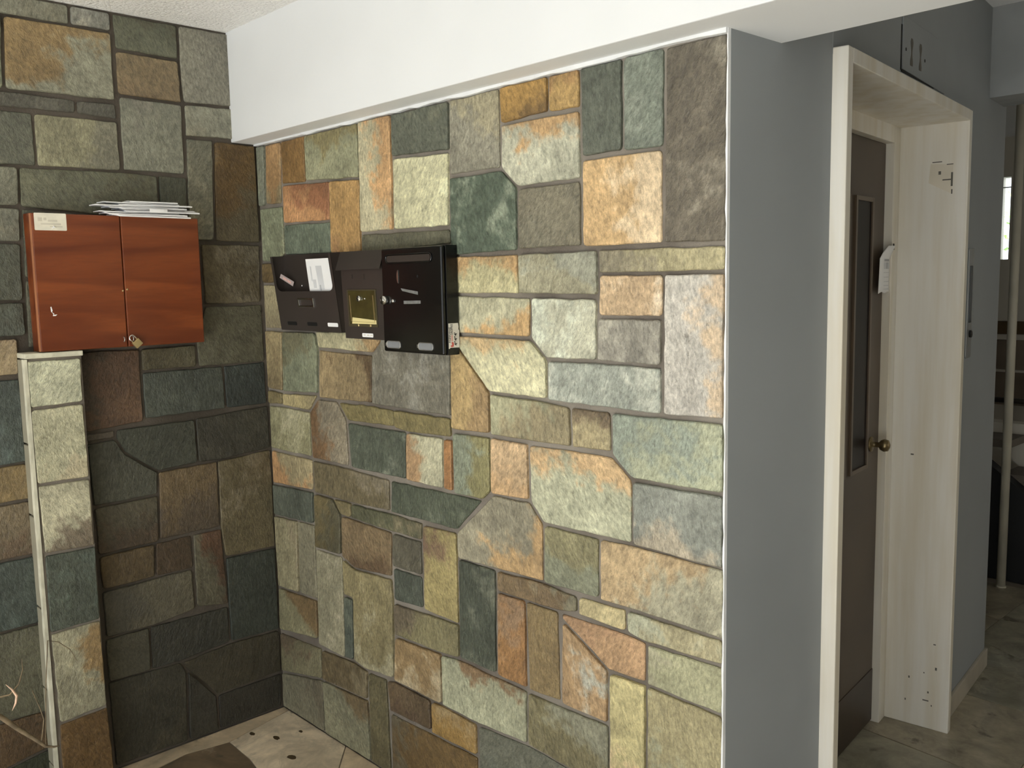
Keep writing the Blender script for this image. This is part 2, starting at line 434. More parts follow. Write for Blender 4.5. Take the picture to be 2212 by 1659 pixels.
# ---------------------------------------------------------------- stone data: outline on the wall (mm), colour, second colour, its side, its share
STONES_W1 = [
    ([(-3020,2094),(-2962,2094),(-2974,1882),(-3020,1879)],[0.246,0.259,0.197],None,(0,0),0.0),
    ([(-2962,2094),(-2851,2094),(-2865,1879),(-2972,1884)],[0.428,0.264,0.124],[0.282,0.227,0.13],(0.3,-1),0.35),
    ([(-2851,2094),(-2696,2094),(-2700,1938),(-2856,1945)],[0.269,0.156,0.057],None,(0,0),0.0),
    ([(-2696,2094),(-2383,2094),(-2385,1923),(-2698,1941)],[0.346,0.346,0.22],[0.242,0.21,0.105],(0,1),0.3),
    ([(-2383,2094),(-2215,2094),(-2221,1756),(-2390,1757)],[0.578,0.529,0.35],[0.566,0.354,0.175],(1,0.6),0.45),
    ([(-2215,2094),(-1950,2093),(-1953,1957),(-2216,1968)],[0.129,0.139,0.105],None,(0,0),0.0),
    ([(-2215,1967),(-1954,1956),(-1962,1753),(-2217,1756)],[0.62,0.598,0.39],None,(0,0),0.0),
    ([(-2854,1944),(-2559,1933),(-2563,1806),(-2856,1812)],[0.528,0.289,0.137],[0.308,0.143,0.071],(0.7,1),0.45),
    ([(-2559,1933),(-2385,1923),(-2391,1696),(-2564,1697)],[0.473,0.295,0.119],[0.335,0.195,0.09],(0,-0.5),0.3),
    ([(-3020,1876),(-2858,1876),(-2860,1703),(-2930,1684),(-3020,1684)],[0.269,0.288,0.189],[0.386,0.386,0.246],(0.4,0.2),0.35),
    ([(-2855,1811),(-2563,1805),(-2564,1698),(-2857,1703)],[0.154,0.183,0.133],None,(0,0),0.0),
    ([(-2387,1755),(-1958,1749),(-1957,1704),(-2386,1694)],[0.139,0.134,0.087],None,(0,0),0.0),
    ([(-1952,2094),(-1748,2094),(-1748,1888),(-1955,1889)],[0.298,0.282,0.217],[0.359,0.322,0.214],(0.5,1),0.3),
    ([(-1748,2094),(-1576,2094),(-1577,2006),(-1745,1999)],[0.403,0.246,0.082],[0.191,0.121,0.052],(0.3,-0.6),0.35),
    ([(-1576,2094),(-1473,2094),(-1472,2001),(-1577,2004)],[0.479,0.318,0.128],[0.31,0.189,0.083],(0,0.5),0.3),
    ([(-1745,1999),(-1474,1998),(-1471,1838),(-1687,1836),(-1747,1889)],[0.505,0.5,0.382],[0.468,0.31,0.156],(0,1),0.27),
    ([(-1955,1887),(-1746,1888),(-1689,1838),(-1692,1676),(-1957,1672)],[0.097,0.124,0.089],[0.206,0.235,0.173],(0,0),0.3),
    ([(-1687,1836),(-1472,1837),(-1471,1678),(-1691,1678)],[0.198,0.18,0.127],None,(0,0),0.0),
    ([(-1472,2094),(-1342,2094),(-1343,1886),(-1466,1885)],[0.119,0.131,0.102],None,(0,0),0.0),
    ([(-1342,2094),(-1228,2094),(-1230,1883),(-1343,1886)],[0.197,0.222,0.177],[0.261,0.277,0.228],(0,0),0.35),
    ([(-1469,1883),(-1232,1882),(-1232,1675),(-1470,1676)],[0.562,0.386,0.197],[0.605,0.475,0.31],(0.8,0),0.4),
    ([(-1228,2094),(-1068,2094),(-1068,1671),(-1231,1675)],[0.149,0.129,0.096],[0.212,0.191,0.147],(0,0.2),0.3),
    ([(-1963,1673),(-1691,1671),(-1689,1565),(-1968,1568)],[0.558,0.512,0.3],[0.502,0.333,0.162],(0.3,1),0.45),
    ([(-1691,1671),(-1421,1672),(-1419,1561),(-1688,1565)],[0.347,0.325,0.222],[0.281,0.281,0.217],(0.5,0.5),0.4),
    ([(-1421,1672),(-1069,1668),(-1071,1613),(-1419,1613)],[0.398,0.354,0.211],[0.254,0.225,0.154],(-1,0),0.35),
    ([(-1418,1613),(-1231,1611),(-1233,1514),(-1421,1513)],[0.567,0.413,0.253],[0.616,0.511,0.373],(0,0),0.4),
    ([(-1229,1612),(-1071,1611),(-1071,1298),(-1233,1293)],[0.557,0.525,0.464],[0.549,0.432,0.301],(0.5,0),0.35),
    ([(-1421,1511),(-1233,1512),(-1235,1404),(-1425,1405)],[0.331,0.311,0.259],[0.374,0.355,0.289],(0,0),0.3),
    ([(-1645,1561),(-1430,1557),(-1422,1547),(-1425,1406),(-1592,1403),(-1647,1453)],[0.505,0.499,0.382],None,(0,0),0.0),
    ([(-1968,1567),(-1647,1560),(-1651,1454),(-1972,1457)],[0.499,0.477,0.326],[0.533,0.357,0.173],(0.9,-1),0.2),
    ([(-1963,1455),(-1650,1451),(-1592,1401),(-1593,1301),(-1811,1303),(-1949,1433)],[0.62,0.591,0.39],[0.508,0.377,0.207],(-0.2,1),0.2),
    ([(-1970,1442),(-1949,1433),(-1811,1303),(-1811,1188),(-1974,1184)],[0.451,0.326,0.154],[0.339,0.235,0.12],(1,-0.5),0.3),
    ([(-1590,1401),(-1425,1405),(-1235,1403),(-1235,1294),(-1592,1297)],[0.348,0.369,0.315],[0.415,0.423,0.358],(0.3,0),0.3),
    ([(-1809,1302),(-1597,1297),(-1514,1290),(-1512,1186),(-1809,1184)],[0.378,0.364,0.234],[0.264,0.224,0.136],(1,-0.3),0.45),
    ([(-1514,1290),(-1385,1290),(-1383,1190),(-1512,1186)],[0.376,0.316,0.185],[0.158,0.119,0.074],(0.2,1),0.3),
    ([(-1384,1290),(-1070,1294),(-1070,1137),(-1322,1134),(-1383,1185)],[0.422,0.437,0.303],[0.237,0.266,0.215],(-0.3,0.2),0.45),
    ([(-1811,1181),(-1666,1179),(-1665,1028),(-1808,1021),(-1815,1028)],[0.578,0.415,0.247],[0.535,0.359,0.195],(0,-1),0.4),
    ([(-1664,1178),(-1517,1183),(-1383,1182),(-1320,1131),(-1321,978),(-1612,975),(-1660,1023)],[0.481,0.481,0.34],[0.532,0.373,0.205],(0.2,1),0.3),
    ([(-1971,1177),(-1811,1181),(-1813,1026),(-1847,998),(-1971,995)],[0.261,0.239,0.116],[0.216,0.237,0.171],(-1,0),0.4),
    ([(-1320,1132),(-1070,1136),(-1070,973),(-1319,977)],[0.274,0.285,0.243],[0.376,0.329,0.246],(-0.3,-1),0.25),
    ([(-1805,1022),(-1665,1025),(-1617,974),(-1617,818),(-1798,812),(-1963,807),(-1963,887)],[0.316,0.288,0.205],[0.456,0.307,0.153],(1,-0.4),0.42),
    ([(-1614,974),(-1423,974),(-1424,818),(-1618,814)],[0.24,0.219,0.122],[0.205,0.211,0.144],(0,-1),0.4),
    ([(-1423,973),(-1319,977),(-1070,973),(-1069,814),(-1340,818),(-1423,817)],[0.486,0.362,0.208],[0.363,0.341,0.241],(1,-0.6),0.5),
    ([(-1960,811),(-1800,812),(-1805,508),(-1966,507)],[0.07,0.079,0.057],[0.124,0.13,0.095],(0.3,0.3),0.3),
    ([(-1796,812),(-1620,818),(-1497,810),(-1497,765),(-1563,753),(-1796,750)],[0.198,0.14,0.076],[0.197,0.179,0.118],(1,0),0.35),
    ([(-1796,750),(-1686,753),(-1684,506),(-1802,507)],[0.329,0.18,0.075],[0.251,0.165,0.096],(0,0.5),0.35),
    ([(-1686,753),(-1564,754),(-1560,508),(-1681,501)],[0.25,0.182,0.089],[0.193,0.143,0.07],(0,0),0.4),
    ([(-1495,810),(-1342,815),(-1341,758),(-1496,761)],[0.535,0.455,0.256],None,(0,0),0.0),
    ([(-1339,815),(-1069,815),(-1068,756),(-1280,749),(-1339,759)],[0.405,0.36,0.219],[0.367,0.367,0.262],(-0.2,0),0.45),
    ([(-1559,752),(-1342,755),(-1281,749),(-1282,649),(-1398,645),(-1419,658),(-1552,734)],[0.462,0.298,0.166],[0.372,0.235,0.135],(-0.6,0.3),0.4),
    ([(-1552,734),(-1419,658),(-1397,644),(-1399,506),(-1556,506)],[0.441,0.297,0.159],[0.374,0.363,0.293],(0,0.2),0.42),
    ([(-1393,641),(-1281,645),(-1282,200),(-1397,200)],[0.494,0.432,0.222],[0.488,0.374,0.219],(0,-1),0.4),
    ([(-1280,747),(-1068,753),(-1068,641),(-1280,645)],[0.417,0.407,0.254],[0.331,0.313,0.211],(-0.5,-0.5),0.35),
    ([(-1280,645),(-1068,640),(-1068,300),(-1281,300)],[0.386,0.338,0.19],[0.285,0.292,0.201],(-0.3,-0.8),0.5),
    ([(-1682,497),(-1398,503),(-1397,329),(-1685,346)],[0.193,0.169,0.091],[0.222,0.216,0.151],(0.6,0.4),0.35),
    ([(-2053,494),(-1965,503),(-1685,498),(-1688,346),(-1889,334),(-2052,335)],[0.376,0.376,0.256],[0.209,0.138,0.074],(0.2,1),0.17),
    ([(-1892,329),(-1685,345),(-1397,329),(-1397,160),(-1892,160)],[0.152,0.154,0.116],None,(0,0),0.0),
    ([(-3020,1442),(-2896,1441),(-2909,1222),(-3020,1225)],[0.35,0.28,0.152],[0.206,0.159,0.087],(0,-0.5),0.35),
    ([(-2896,1441),(-2683,1443),(-2666,1382),(-2680,1232),(-2909,1221)],[0.219,0.234,0.156],[0.157,0.149,0.09],(-0.5,0.5),0.3),
    ([(-2682,1447),(-2305,1457),(-2304,1422),(-2351,1383),(-2667,1386)],[0.479,0.444,0.28],[0.403,0.279,0.142],(1,0),0.25),
    ([(-2666,1386),(-2352,1381),(-2361,1224),(-2561,1218),(-2676,1216)],[0.327,0.248,0.135],[0.114,0.075,0.039],(1,0.2),0.3),
    ([(-2302,1457),(-1966,1466),(-1975,1219),(-2360,1222),(-2351,1383),(-2304,1422)],[0.197,0.184,0.142],[0.242,0.232,0.194],(0,0),0.3),
    ([(-3020,1223),(-2919,1218),(-2917,1174),(-3020,1168)],[0.204,0.167,0.083],None,(0,0),0.0),
    ([(-2919,1217),(-2682,1229),(-2738,1168),(-2916,1170)],[0.466,0.39,0.208],[0.309,0.261,0.148],(1,0),0.3),
    ([(-3020,1166),(-2916,1169),(-2738,1166),(-2740,1005),(-3020,1002)],[0.299,0.28,0.162],[0.354,0.332,0.214],(0,0),0.35),
    ([(-2683,1215),(-2568,1217),(-2515,1160),(-2509,1004),(-2733,1002),(-2738,1164)],[0.274,0.236,0.168],[0.182,0.11,0.055],(-1,0),0.4),
    ([(-2561,1216),(-2361,1222),(-2251,1217),(-2248,1160),(-2505,1154)],[0.217,0.182,0.083],None,(0,0),0.0),
    ([(-2251,1217),(-1975,1218),(-1975,1159),(-2178,1153),(-2248,1160)],[0.199,0.167,0.076],None,(0,0),0.0),
    ([(-2506,1152),(-2191,1155),(-2196,1005),(-2496,1002)],[0.097,0.111,0.08],[0.171,0.185,0.139],(0.3,0),0.3),
    ([(-2189,1154),(-2012,1156),(-2018,1003),(-2197,1003)],[0.515,0.492,0.34],[0.385,0.253,0.138],(-1,0),0.4),
    ([(-2012,1155),(-1971,1156),(-1975,1001),(-2018,1003)],[0.389,0.204,0.088],None,(0,0),0.0),
    ([(-3020,1000),(-2737,999),(-2738,885),(-3020,870)],[0.387,0.323,0.187],[0.447,0.265,0.126],(-0.7,-0.6),0.5),
    ([(-2732,998),(-2509,1000),(-2283,995),(-2286,889),(-2504,881),(-2731,880)],[0.174,0.143,0.079],[0.211,0.181,0.124],(0.6,0),0.4),
    ([(-3020,870),(-2738,883),(-2744,766),(-3020,752)],[0.105,0.118,0.09],None,(0,0),0.0),
    ([(-2277,994),(-1967,999),(-1846,999),(-1961,890),(-2283,887)],[0.089,0.102,0.07],[0.142,0.157,0.113],(0,0),0.25),
    ([(-2731,878),(-2616,880),(-2568,832),(-2574,690),(-2739,684)],[0.157,0.127,0.062],[0.093,0.084,0.05],(0.5,-0.5),0.4),
    ([(-2612,881),(-2503,883),(-2504,830),(-2566,830)],[0.193,0.16,0.082],None,(0,0),0.0),
    ([(-2500,882),(-2283,887),(-2124,884),(-2129,827),(-2281,826),(-2504,830)],[0.128,0.128,0.074],[0.181,0.159,0.096],(1,0),0.35),
    ([(-2566,829),(-2504,830),(-2281,826),(-2289,678),(-2498,661),(-2571,685)],[0.226,0.163,0.09],[0.115,0.075,0.041],(0,-0.5),0.35),
    ([(-2278,825),(-2132,826),(-2132,717),(-2282,714)],[0.108,0.099,0.07],None,(0,0),0.0),
    ([(-2282,714),(-2132,717),(-2131,613),(-2284,603)],[0.077,0.087,0.066],None,(0,0),0.0),
    ([(-2124,880),(-1964,886),(-1964,609),(-2128,612)],[0.345,0.284,0.128],[0.176,0.112,0.073],(-0.5,1),0.2),
    ([(-3020,750),(-2855,759),(-2866,487),(-3013,478)],[0.329,0.294,0.18],[0.249,0.212,0.137],(0,0),0.35),
    ([(-2855,759),(-2740,765),(-2743,492),(-2866,487)],[0.258,0.236,0.159],None,(0,0),0.0),
    ([(-3013,475),(-2743,490),(-2747,345),(-3020,308)],[0.274,0.251,0.149],[0.168,0.116,0.056],(0.6,0.9),0.3),
    ([(-2740,680),(-2571,685),(-2577,325),(-2746,326)],[0.293,0.271,0.181],[0.362,0.327,0.231],(0,0.3),0.35),
    ([(-2571,551),(-2514,551),(-2522,334),(-2577,327)],[0.094,0.109,0.085],None,(0,0),0.0),
    ([(-2570,682),(-2497,661),(-2288,674),(-2283,598),(-2294,340),(-2458,324),(-2522,334),(-2514,553),(-2568,553)],[0.268,0.227,0.119],[0.332,0.3,0.19],(0.2,-0.5),0.4),
    ([(-3020,299),(-2729,319),(-2728,202),(-3020,143)],[0.211,0.192,0.116],[0.128,0.099,0.063],(-0.6,0.8),0.3),
    ([(-3020,140),(-2728,200),(-2725,4),(-3020,4)],[0.215,0.199,0.136],[0.143,0.125,0.085],(0.6,0.6),0.35),
    ([(-2726,316),(-2523,330),(-2442,321),(-2449,218),(-2728,202)],[0.134,0.102,0.053],[0.17,0.138,0.08],(0.8,0),0.35),
    ([(-2728,200),(-2449,217),(-2442,4),(-2722,4)],[0.249,0.237,0.154],[0.165,0.122,0.064],(0.4,1),0.3),
    ([(-2443,319),(-2338,326),(-2328,4),(-2442,4)],[0.122,0.106,0.057],None,(0,0),0.0),
    ([(-2281,487),(-2050,498),(-2052,335),(-2295,335)],[0.317,0.218,0.107],[0.402,0.327,0.206],(0.3,-0.3),0.4),
    ([(-2283,598),(-1963,612),(-1965,506),(-2050,498),(-2283,490)],[0.224,0.199,0.106],[0.141,0.114,0.075],(-1,0.4),0.3),
    ([(-2335,325),(-2295,335),(-2108,333),(-2107,231),(-2324,222)],[0.142,0.1,0.057],[0.092,0.061,0.037],(0.5,-0.3),0.4),
    ([(-2108,331),(-2052,335),(-1896,330),(-1895,232),(-2108,226)],[0.319,0.196,0.062],[0.331,0.24,0.119],(0,0.5),0.4),
    ([(-2324,218),(-2108,224),(-1895,229),(-1895,4),(-2326,4)],[0.17,0.108,0.042],[0.124,0.103,0.063],(-1,0),0.3),
    ([(-3020,1684),(-2823,1681),(-2754,1679),(-2761,1605),(-3020,1607)],[0.173,0.122,0.056],None,(0,0),0.0),
    ([(-3020,1607),(-2700,1605),(-2701,1448),(-3020,1444)],[0.386,0.334,0.203],[0.26,0.218,0.134],(0,-0.5),0.35),
    ([(-2754,1679),(-2314,1688),(-2319,1601),(-2761,1605)],[0.194,0.187,0.127],None,(0,0),0.0),
    ([(-2700,1605),(-2270,1600),(-2278,1463),(-2701,1449)],[0.273,0.24,0.152],None,(0,0),0.0),
    ([(-2314,1696),(-1960,1702),(-1964,1597),(-2319,1601)],[0.202,0.177,0.107],None,(0,0),0.0),
    ([(-2270,1600),(-1964,1597),(-1969,1470),(-2278,1463)],[0.189,0.177,0.137],None,(0,0),0.0),
    ([(-1892,160),(-1640,160),(-1640,4),(-1892,4)],[0.2,0.17,0.1],None,(0,0),0.0),
    ([(-1640,160),(-1397,160),(-1397,4),(-1640,4)],[0.28,0.26,0.17],None,(0,0),0.0),
    ([(-1397,200),(-1282,200),(-1282,4),(-1397,4)],[0.22,0.22,0.16],None,(0,0),0.0),
    ([(-1282,300),(-1068,300),(-1068,150),(-1282,150)],[0.38,0.33,0.2],None,(0,0),0.0),
    ([(-1282,150),(-1068,150),(-1068,4),(-1282,4)],[0.25,0.25,0.19],None,(0,0),0.0),
]
STONES_W2 = [  # colours hold part of this wall's shade, deepest low by the corner
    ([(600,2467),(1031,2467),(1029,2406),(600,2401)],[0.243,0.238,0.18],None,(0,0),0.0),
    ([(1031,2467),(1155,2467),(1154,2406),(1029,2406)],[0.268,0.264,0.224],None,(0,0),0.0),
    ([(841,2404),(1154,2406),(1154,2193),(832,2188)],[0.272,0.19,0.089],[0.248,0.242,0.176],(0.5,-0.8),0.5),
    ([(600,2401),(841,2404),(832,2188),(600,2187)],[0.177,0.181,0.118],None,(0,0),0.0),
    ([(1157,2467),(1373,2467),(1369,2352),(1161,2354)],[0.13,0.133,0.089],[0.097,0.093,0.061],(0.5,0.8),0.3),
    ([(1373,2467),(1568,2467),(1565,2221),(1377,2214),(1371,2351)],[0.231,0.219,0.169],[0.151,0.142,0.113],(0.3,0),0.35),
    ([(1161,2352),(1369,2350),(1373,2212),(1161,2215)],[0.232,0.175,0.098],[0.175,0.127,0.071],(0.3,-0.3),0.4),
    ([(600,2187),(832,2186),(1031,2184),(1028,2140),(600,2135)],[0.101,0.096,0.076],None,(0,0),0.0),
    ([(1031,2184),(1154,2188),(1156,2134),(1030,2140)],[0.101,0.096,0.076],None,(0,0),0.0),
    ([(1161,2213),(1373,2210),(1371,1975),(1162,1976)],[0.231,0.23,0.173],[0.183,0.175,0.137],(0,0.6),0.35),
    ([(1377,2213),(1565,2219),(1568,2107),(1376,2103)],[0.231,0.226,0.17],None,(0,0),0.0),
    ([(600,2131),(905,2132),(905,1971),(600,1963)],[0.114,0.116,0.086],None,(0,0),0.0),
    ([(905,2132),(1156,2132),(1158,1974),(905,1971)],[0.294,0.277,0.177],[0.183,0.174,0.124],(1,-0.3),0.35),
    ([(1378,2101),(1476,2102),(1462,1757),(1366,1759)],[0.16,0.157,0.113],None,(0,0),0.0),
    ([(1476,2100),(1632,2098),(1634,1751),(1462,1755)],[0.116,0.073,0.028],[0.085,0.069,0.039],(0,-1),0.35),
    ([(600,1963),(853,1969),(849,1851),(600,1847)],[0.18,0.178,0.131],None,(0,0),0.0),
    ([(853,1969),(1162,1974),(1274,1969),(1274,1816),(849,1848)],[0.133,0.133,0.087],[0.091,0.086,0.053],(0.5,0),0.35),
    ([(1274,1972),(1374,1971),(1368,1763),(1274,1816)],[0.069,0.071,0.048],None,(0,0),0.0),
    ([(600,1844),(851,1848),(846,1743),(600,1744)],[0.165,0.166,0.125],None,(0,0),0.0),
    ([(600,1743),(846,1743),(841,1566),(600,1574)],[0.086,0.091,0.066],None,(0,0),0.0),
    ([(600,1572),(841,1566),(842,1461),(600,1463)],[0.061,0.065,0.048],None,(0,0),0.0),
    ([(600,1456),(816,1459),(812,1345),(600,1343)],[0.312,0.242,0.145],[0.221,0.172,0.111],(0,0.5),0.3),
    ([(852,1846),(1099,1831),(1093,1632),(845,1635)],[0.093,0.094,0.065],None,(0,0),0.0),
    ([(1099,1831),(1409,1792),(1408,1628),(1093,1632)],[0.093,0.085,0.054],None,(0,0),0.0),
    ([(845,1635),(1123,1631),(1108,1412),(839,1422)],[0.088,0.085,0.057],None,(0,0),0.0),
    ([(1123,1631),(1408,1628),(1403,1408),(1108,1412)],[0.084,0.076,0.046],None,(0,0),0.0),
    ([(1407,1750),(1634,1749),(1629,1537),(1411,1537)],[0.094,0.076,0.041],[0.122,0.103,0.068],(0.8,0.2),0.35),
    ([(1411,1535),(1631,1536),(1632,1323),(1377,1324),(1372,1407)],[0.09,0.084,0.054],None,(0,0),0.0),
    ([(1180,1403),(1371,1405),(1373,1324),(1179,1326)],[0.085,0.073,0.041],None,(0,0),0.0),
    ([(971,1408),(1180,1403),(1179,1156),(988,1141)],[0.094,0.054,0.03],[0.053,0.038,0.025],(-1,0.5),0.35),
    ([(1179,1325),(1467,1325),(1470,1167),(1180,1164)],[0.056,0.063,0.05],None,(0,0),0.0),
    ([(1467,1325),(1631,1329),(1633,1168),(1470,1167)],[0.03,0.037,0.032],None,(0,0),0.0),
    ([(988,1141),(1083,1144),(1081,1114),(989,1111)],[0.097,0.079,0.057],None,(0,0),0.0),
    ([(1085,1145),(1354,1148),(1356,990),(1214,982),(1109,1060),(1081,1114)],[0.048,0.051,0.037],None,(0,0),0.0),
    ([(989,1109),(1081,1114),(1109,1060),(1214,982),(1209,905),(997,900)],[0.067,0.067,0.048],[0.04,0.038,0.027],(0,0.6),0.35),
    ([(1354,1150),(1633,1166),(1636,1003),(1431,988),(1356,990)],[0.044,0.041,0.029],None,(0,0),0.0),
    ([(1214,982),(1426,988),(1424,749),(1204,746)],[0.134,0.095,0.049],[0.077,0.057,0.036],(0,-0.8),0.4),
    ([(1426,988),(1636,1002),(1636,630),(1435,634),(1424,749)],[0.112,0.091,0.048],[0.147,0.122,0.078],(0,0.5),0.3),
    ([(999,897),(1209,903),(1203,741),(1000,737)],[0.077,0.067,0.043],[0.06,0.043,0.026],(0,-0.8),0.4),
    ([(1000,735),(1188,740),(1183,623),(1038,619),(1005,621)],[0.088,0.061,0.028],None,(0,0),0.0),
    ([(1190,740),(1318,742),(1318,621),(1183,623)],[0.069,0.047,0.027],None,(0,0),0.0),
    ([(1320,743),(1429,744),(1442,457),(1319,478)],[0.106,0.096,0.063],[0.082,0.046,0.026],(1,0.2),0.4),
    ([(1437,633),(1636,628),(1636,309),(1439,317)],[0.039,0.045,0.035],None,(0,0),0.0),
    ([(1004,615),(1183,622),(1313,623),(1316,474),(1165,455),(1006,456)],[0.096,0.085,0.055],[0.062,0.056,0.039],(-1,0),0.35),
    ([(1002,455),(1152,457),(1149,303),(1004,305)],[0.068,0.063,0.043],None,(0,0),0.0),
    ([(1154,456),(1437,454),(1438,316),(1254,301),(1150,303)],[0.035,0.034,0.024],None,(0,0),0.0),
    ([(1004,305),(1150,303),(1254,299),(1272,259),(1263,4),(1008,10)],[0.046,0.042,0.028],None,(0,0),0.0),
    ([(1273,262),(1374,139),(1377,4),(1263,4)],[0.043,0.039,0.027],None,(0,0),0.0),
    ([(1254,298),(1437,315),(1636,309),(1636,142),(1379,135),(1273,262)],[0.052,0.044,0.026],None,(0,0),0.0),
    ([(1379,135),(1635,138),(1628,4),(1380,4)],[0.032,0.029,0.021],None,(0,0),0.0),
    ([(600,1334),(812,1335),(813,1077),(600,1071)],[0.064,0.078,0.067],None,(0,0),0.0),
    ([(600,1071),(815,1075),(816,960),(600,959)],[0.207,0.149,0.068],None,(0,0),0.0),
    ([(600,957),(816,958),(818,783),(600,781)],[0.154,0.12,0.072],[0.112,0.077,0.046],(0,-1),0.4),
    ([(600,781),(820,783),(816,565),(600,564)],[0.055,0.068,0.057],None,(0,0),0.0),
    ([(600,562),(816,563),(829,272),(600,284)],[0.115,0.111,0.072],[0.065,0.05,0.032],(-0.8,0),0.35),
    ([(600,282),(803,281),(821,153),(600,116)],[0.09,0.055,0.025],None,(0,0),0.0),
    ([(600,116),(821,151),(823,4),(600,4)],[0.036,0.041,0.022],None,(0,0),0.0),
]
STONES_WP = [
    ([(815,1391),(970,1391),(969,1252),(814,1248)],[0.549,0.549,0.398],None,(0,0),0.0),
    ([(815,1244),(968,1248),(970,1013),(817,1015)],[0.491,0.472,0.324],[0.396,0.35,0.236],(0,-0.3),0.3),
    ([(818,1012),(971,1010),(972,793),(823,797)],[0.466,0.441,0.312],[0.163,0.133,0.093],(0.2,-1),0.2),
    ([(823,794),(974,792),(972,552),(820,546)],[0.07,0.081,0.062],None,(0,0),0.0),
    ([(822,544),(972,550),(975,261),(828,251)],[0.334,0.314,0.214],[0.233,0.16,0.074],(0.9,0.2),0.18),
    ([(828,249),(976,257),(983,43),(824,38)],[0.138,0.082,0.032],None,(0,0),0.0),
]


def offset_poly(pts, g):
    n = len(pts)
    area = sum(pts[i][0] * pts[(i + 1) % n][1] - pts[(i + 1) % n][0] * pts[i][1] for i in range(n))
    if area < 0: pts = pts[::-1]
    pts = [Vector(p) for p in pts]
    out = []
    for i in range(n):
        a, b, c = pts[i - 1], pts[i], pts[(i + 1) % n]
        d1 = (b - a).normalized(); d2 = (c - b).normalized()
        n1 = Vector((-d1.y, d1.x)); n2 = Vector((-d2.y, d2.x))
        m = n1 + n2
        if m.length < 1e-6: m = n1.copy()
        m.normalize()
        k = g / max(0.45, m.dot(n1))
        out.append(b + m * k)
    return out

def stone_outline(pts, g, rng):
    base = offset_poly(pts, g)
    n = len(base); out = []
    for i in range(n):
        a, b, c = base[i - 1], base[i], base[(i + 1) % n]
        r = rng.uniform(0.003, 0.009)
        r1 = min(r, (a - b).length * 0.25); r2_ = min(r, (c - b).length * 0.25)
        out.append(b + (a - b).normalized() * r1)
        out.append(b + ((a - b).normalized() * r1 + (c - b).normalized() * r2_) * 0.32)
        out.append(b + (c - b).normalized() * r2_)
        L = (c - b).length - r1 - r2_
        k = int(L / 0.035)
        p0 = b + (c - b).normalized() * r2_
        d = (c - b).normalized(); nn = Vector((-d.y, d.x))
        for j in range(1, k + 1):
            out.append(p0 + d * (L * j / (k + 1)) + nn * rng.uniform(-0.0013, 0.0016))
    return out

def build_stone(pts, colour, c2, pdir, amt, parent, origin, rot, rng, proud=None, gap=None):
    """origin: world position of local (0, 0, 0); rot: rotation about z; local x along wall, -y outwards, z up"""
    pts = [(a / 1000.0, b / 1000.0) for a, b in pts]
    g = gap if gap is not None else rng.uniform(0.0034, 0.0052)
    ol = stone_outline(pts, g, rng)
    cx = sum(p.x for p in ol) / len(ol); cz = sum(p.y for p in ol) / len(ol)
    t = proud if proud is not None else rng.uniform(0.004, 0.0095)
    tx, tz = rng.uniform(-0.006, 0.006), rng.uniform(-0.006, 0.006)
    inner = offset_poly([tuple(p) for p in ol], 0.0022)
    if len(inner) != len(ol): inner = ol
    # keep orientation the same for both rings
    ar = sum(ol[i].x * ol[(i + 1) % len(ol)].y - ol[(i + 1) % len(ol)].x * ol[i].y for i in range(len(ol)))
    if ar < 0: ol = ol[::-1]
    n = len(ol)
    V = []
    for p in ol: V.append((p.x - cx, 0.012, p.y - cz))
    for p in ol: V.append((p.x - cx, -(t - 0.0026) - (p.x - cx) * tx - (p.y - cz) * tz, p.y - cz))
    for p in inner: V.append((p.x - cx, -t - (p.x - cx) * tx - (p.y - cz) * tz + rng.uniform(-0.0004, 0.0004), p.y - cz))
    F = []
    for i in range(n):
        j = (i + 1) % n
        F.append((i, j, n + j, n + i)); F.append((n + i, n + j, 2 * n + j, 2 * n + i))
    F.append(tuple(2 * n + i for i in range(n)))
    me = bpy.data.meshes.new('stone')
    me.from_pydata(V, [], F); me.validate(); me.update()
    bm = bmesh.new(); bm.from_mesh(me)
    bmesh.ops.recalc_face_normals(bm, faces=bm.faces)
    bm.faces.ensure_lookup_table()
    if bm.faces[-1].normal.y > 0: bmesh.ops.reverse_faces(bm, faces=bm.faces)
    bm.to_mesh(me); bm.free()
    me.materials.append(SLATE)
    o = bpy.data.objects.new('stone', me); COL.objects.link(o)
    o.rotation_euler = (0, 0, rot)
    o.location = Vector(origin) + Matrix.Rotation(rot, 3, 'Z') @ Vector((cx, 0, cz))
    jit = 1 + rng.uniform(-0.05, 0.05)
    o.color = tuple(min(0.7, c * jit) for c in colour) + (1,)
    if c2 is None:
        kf = rng.uniform(0.72, 1.2); wm = rng.uniform(-0.06, 0.06); c2 = (colour[0] * kf * (1 + wm), colour[1] * kf, colour[2] * kf * (1 - wm)); amt = rng.uniform(0.15, 0.4); pdir = (rng.uniform(-.5, .5), rng.uniform(-.5, .5))
    o['patch_color'] = [float(c) for c in c2]
    o['patch_dir'] = [float(pdir[0]), 0.0, float(pdir[1])]
    o['patch_amt'] = float(amt)
    set_parent(o, parent)
    return o

def ashlar(rect, rng, out, depth=0):
    a0, b0, a1, b1 = rect
    w, h = a1 - a0, b1 - b0
    if (w < 300 and h < 260) or (depth > 2 and w < 420 and h < 330 and rng.random() < 0.35):
        out.append([(a0, b0), (a1, b0), (a1, b1), (a0, b1)]); return
    if w > h * rng.uniform(0.8, 1.3):
        s = a0 + w * rng.uniform(0.35, 0.65); ashlar((a0, b0, s, b1), rng, out, depth + 1); ashlar((s, b0, a1, b1), rng, out, depth + 1)
    else:
        s = b0 + h * rng.uniform(0.35, 0.65); ashlar((a0, b0, a1, s), rng, out, depth + 1); ashlar((a0, s, a1, b1), rng, out, depth + 1)

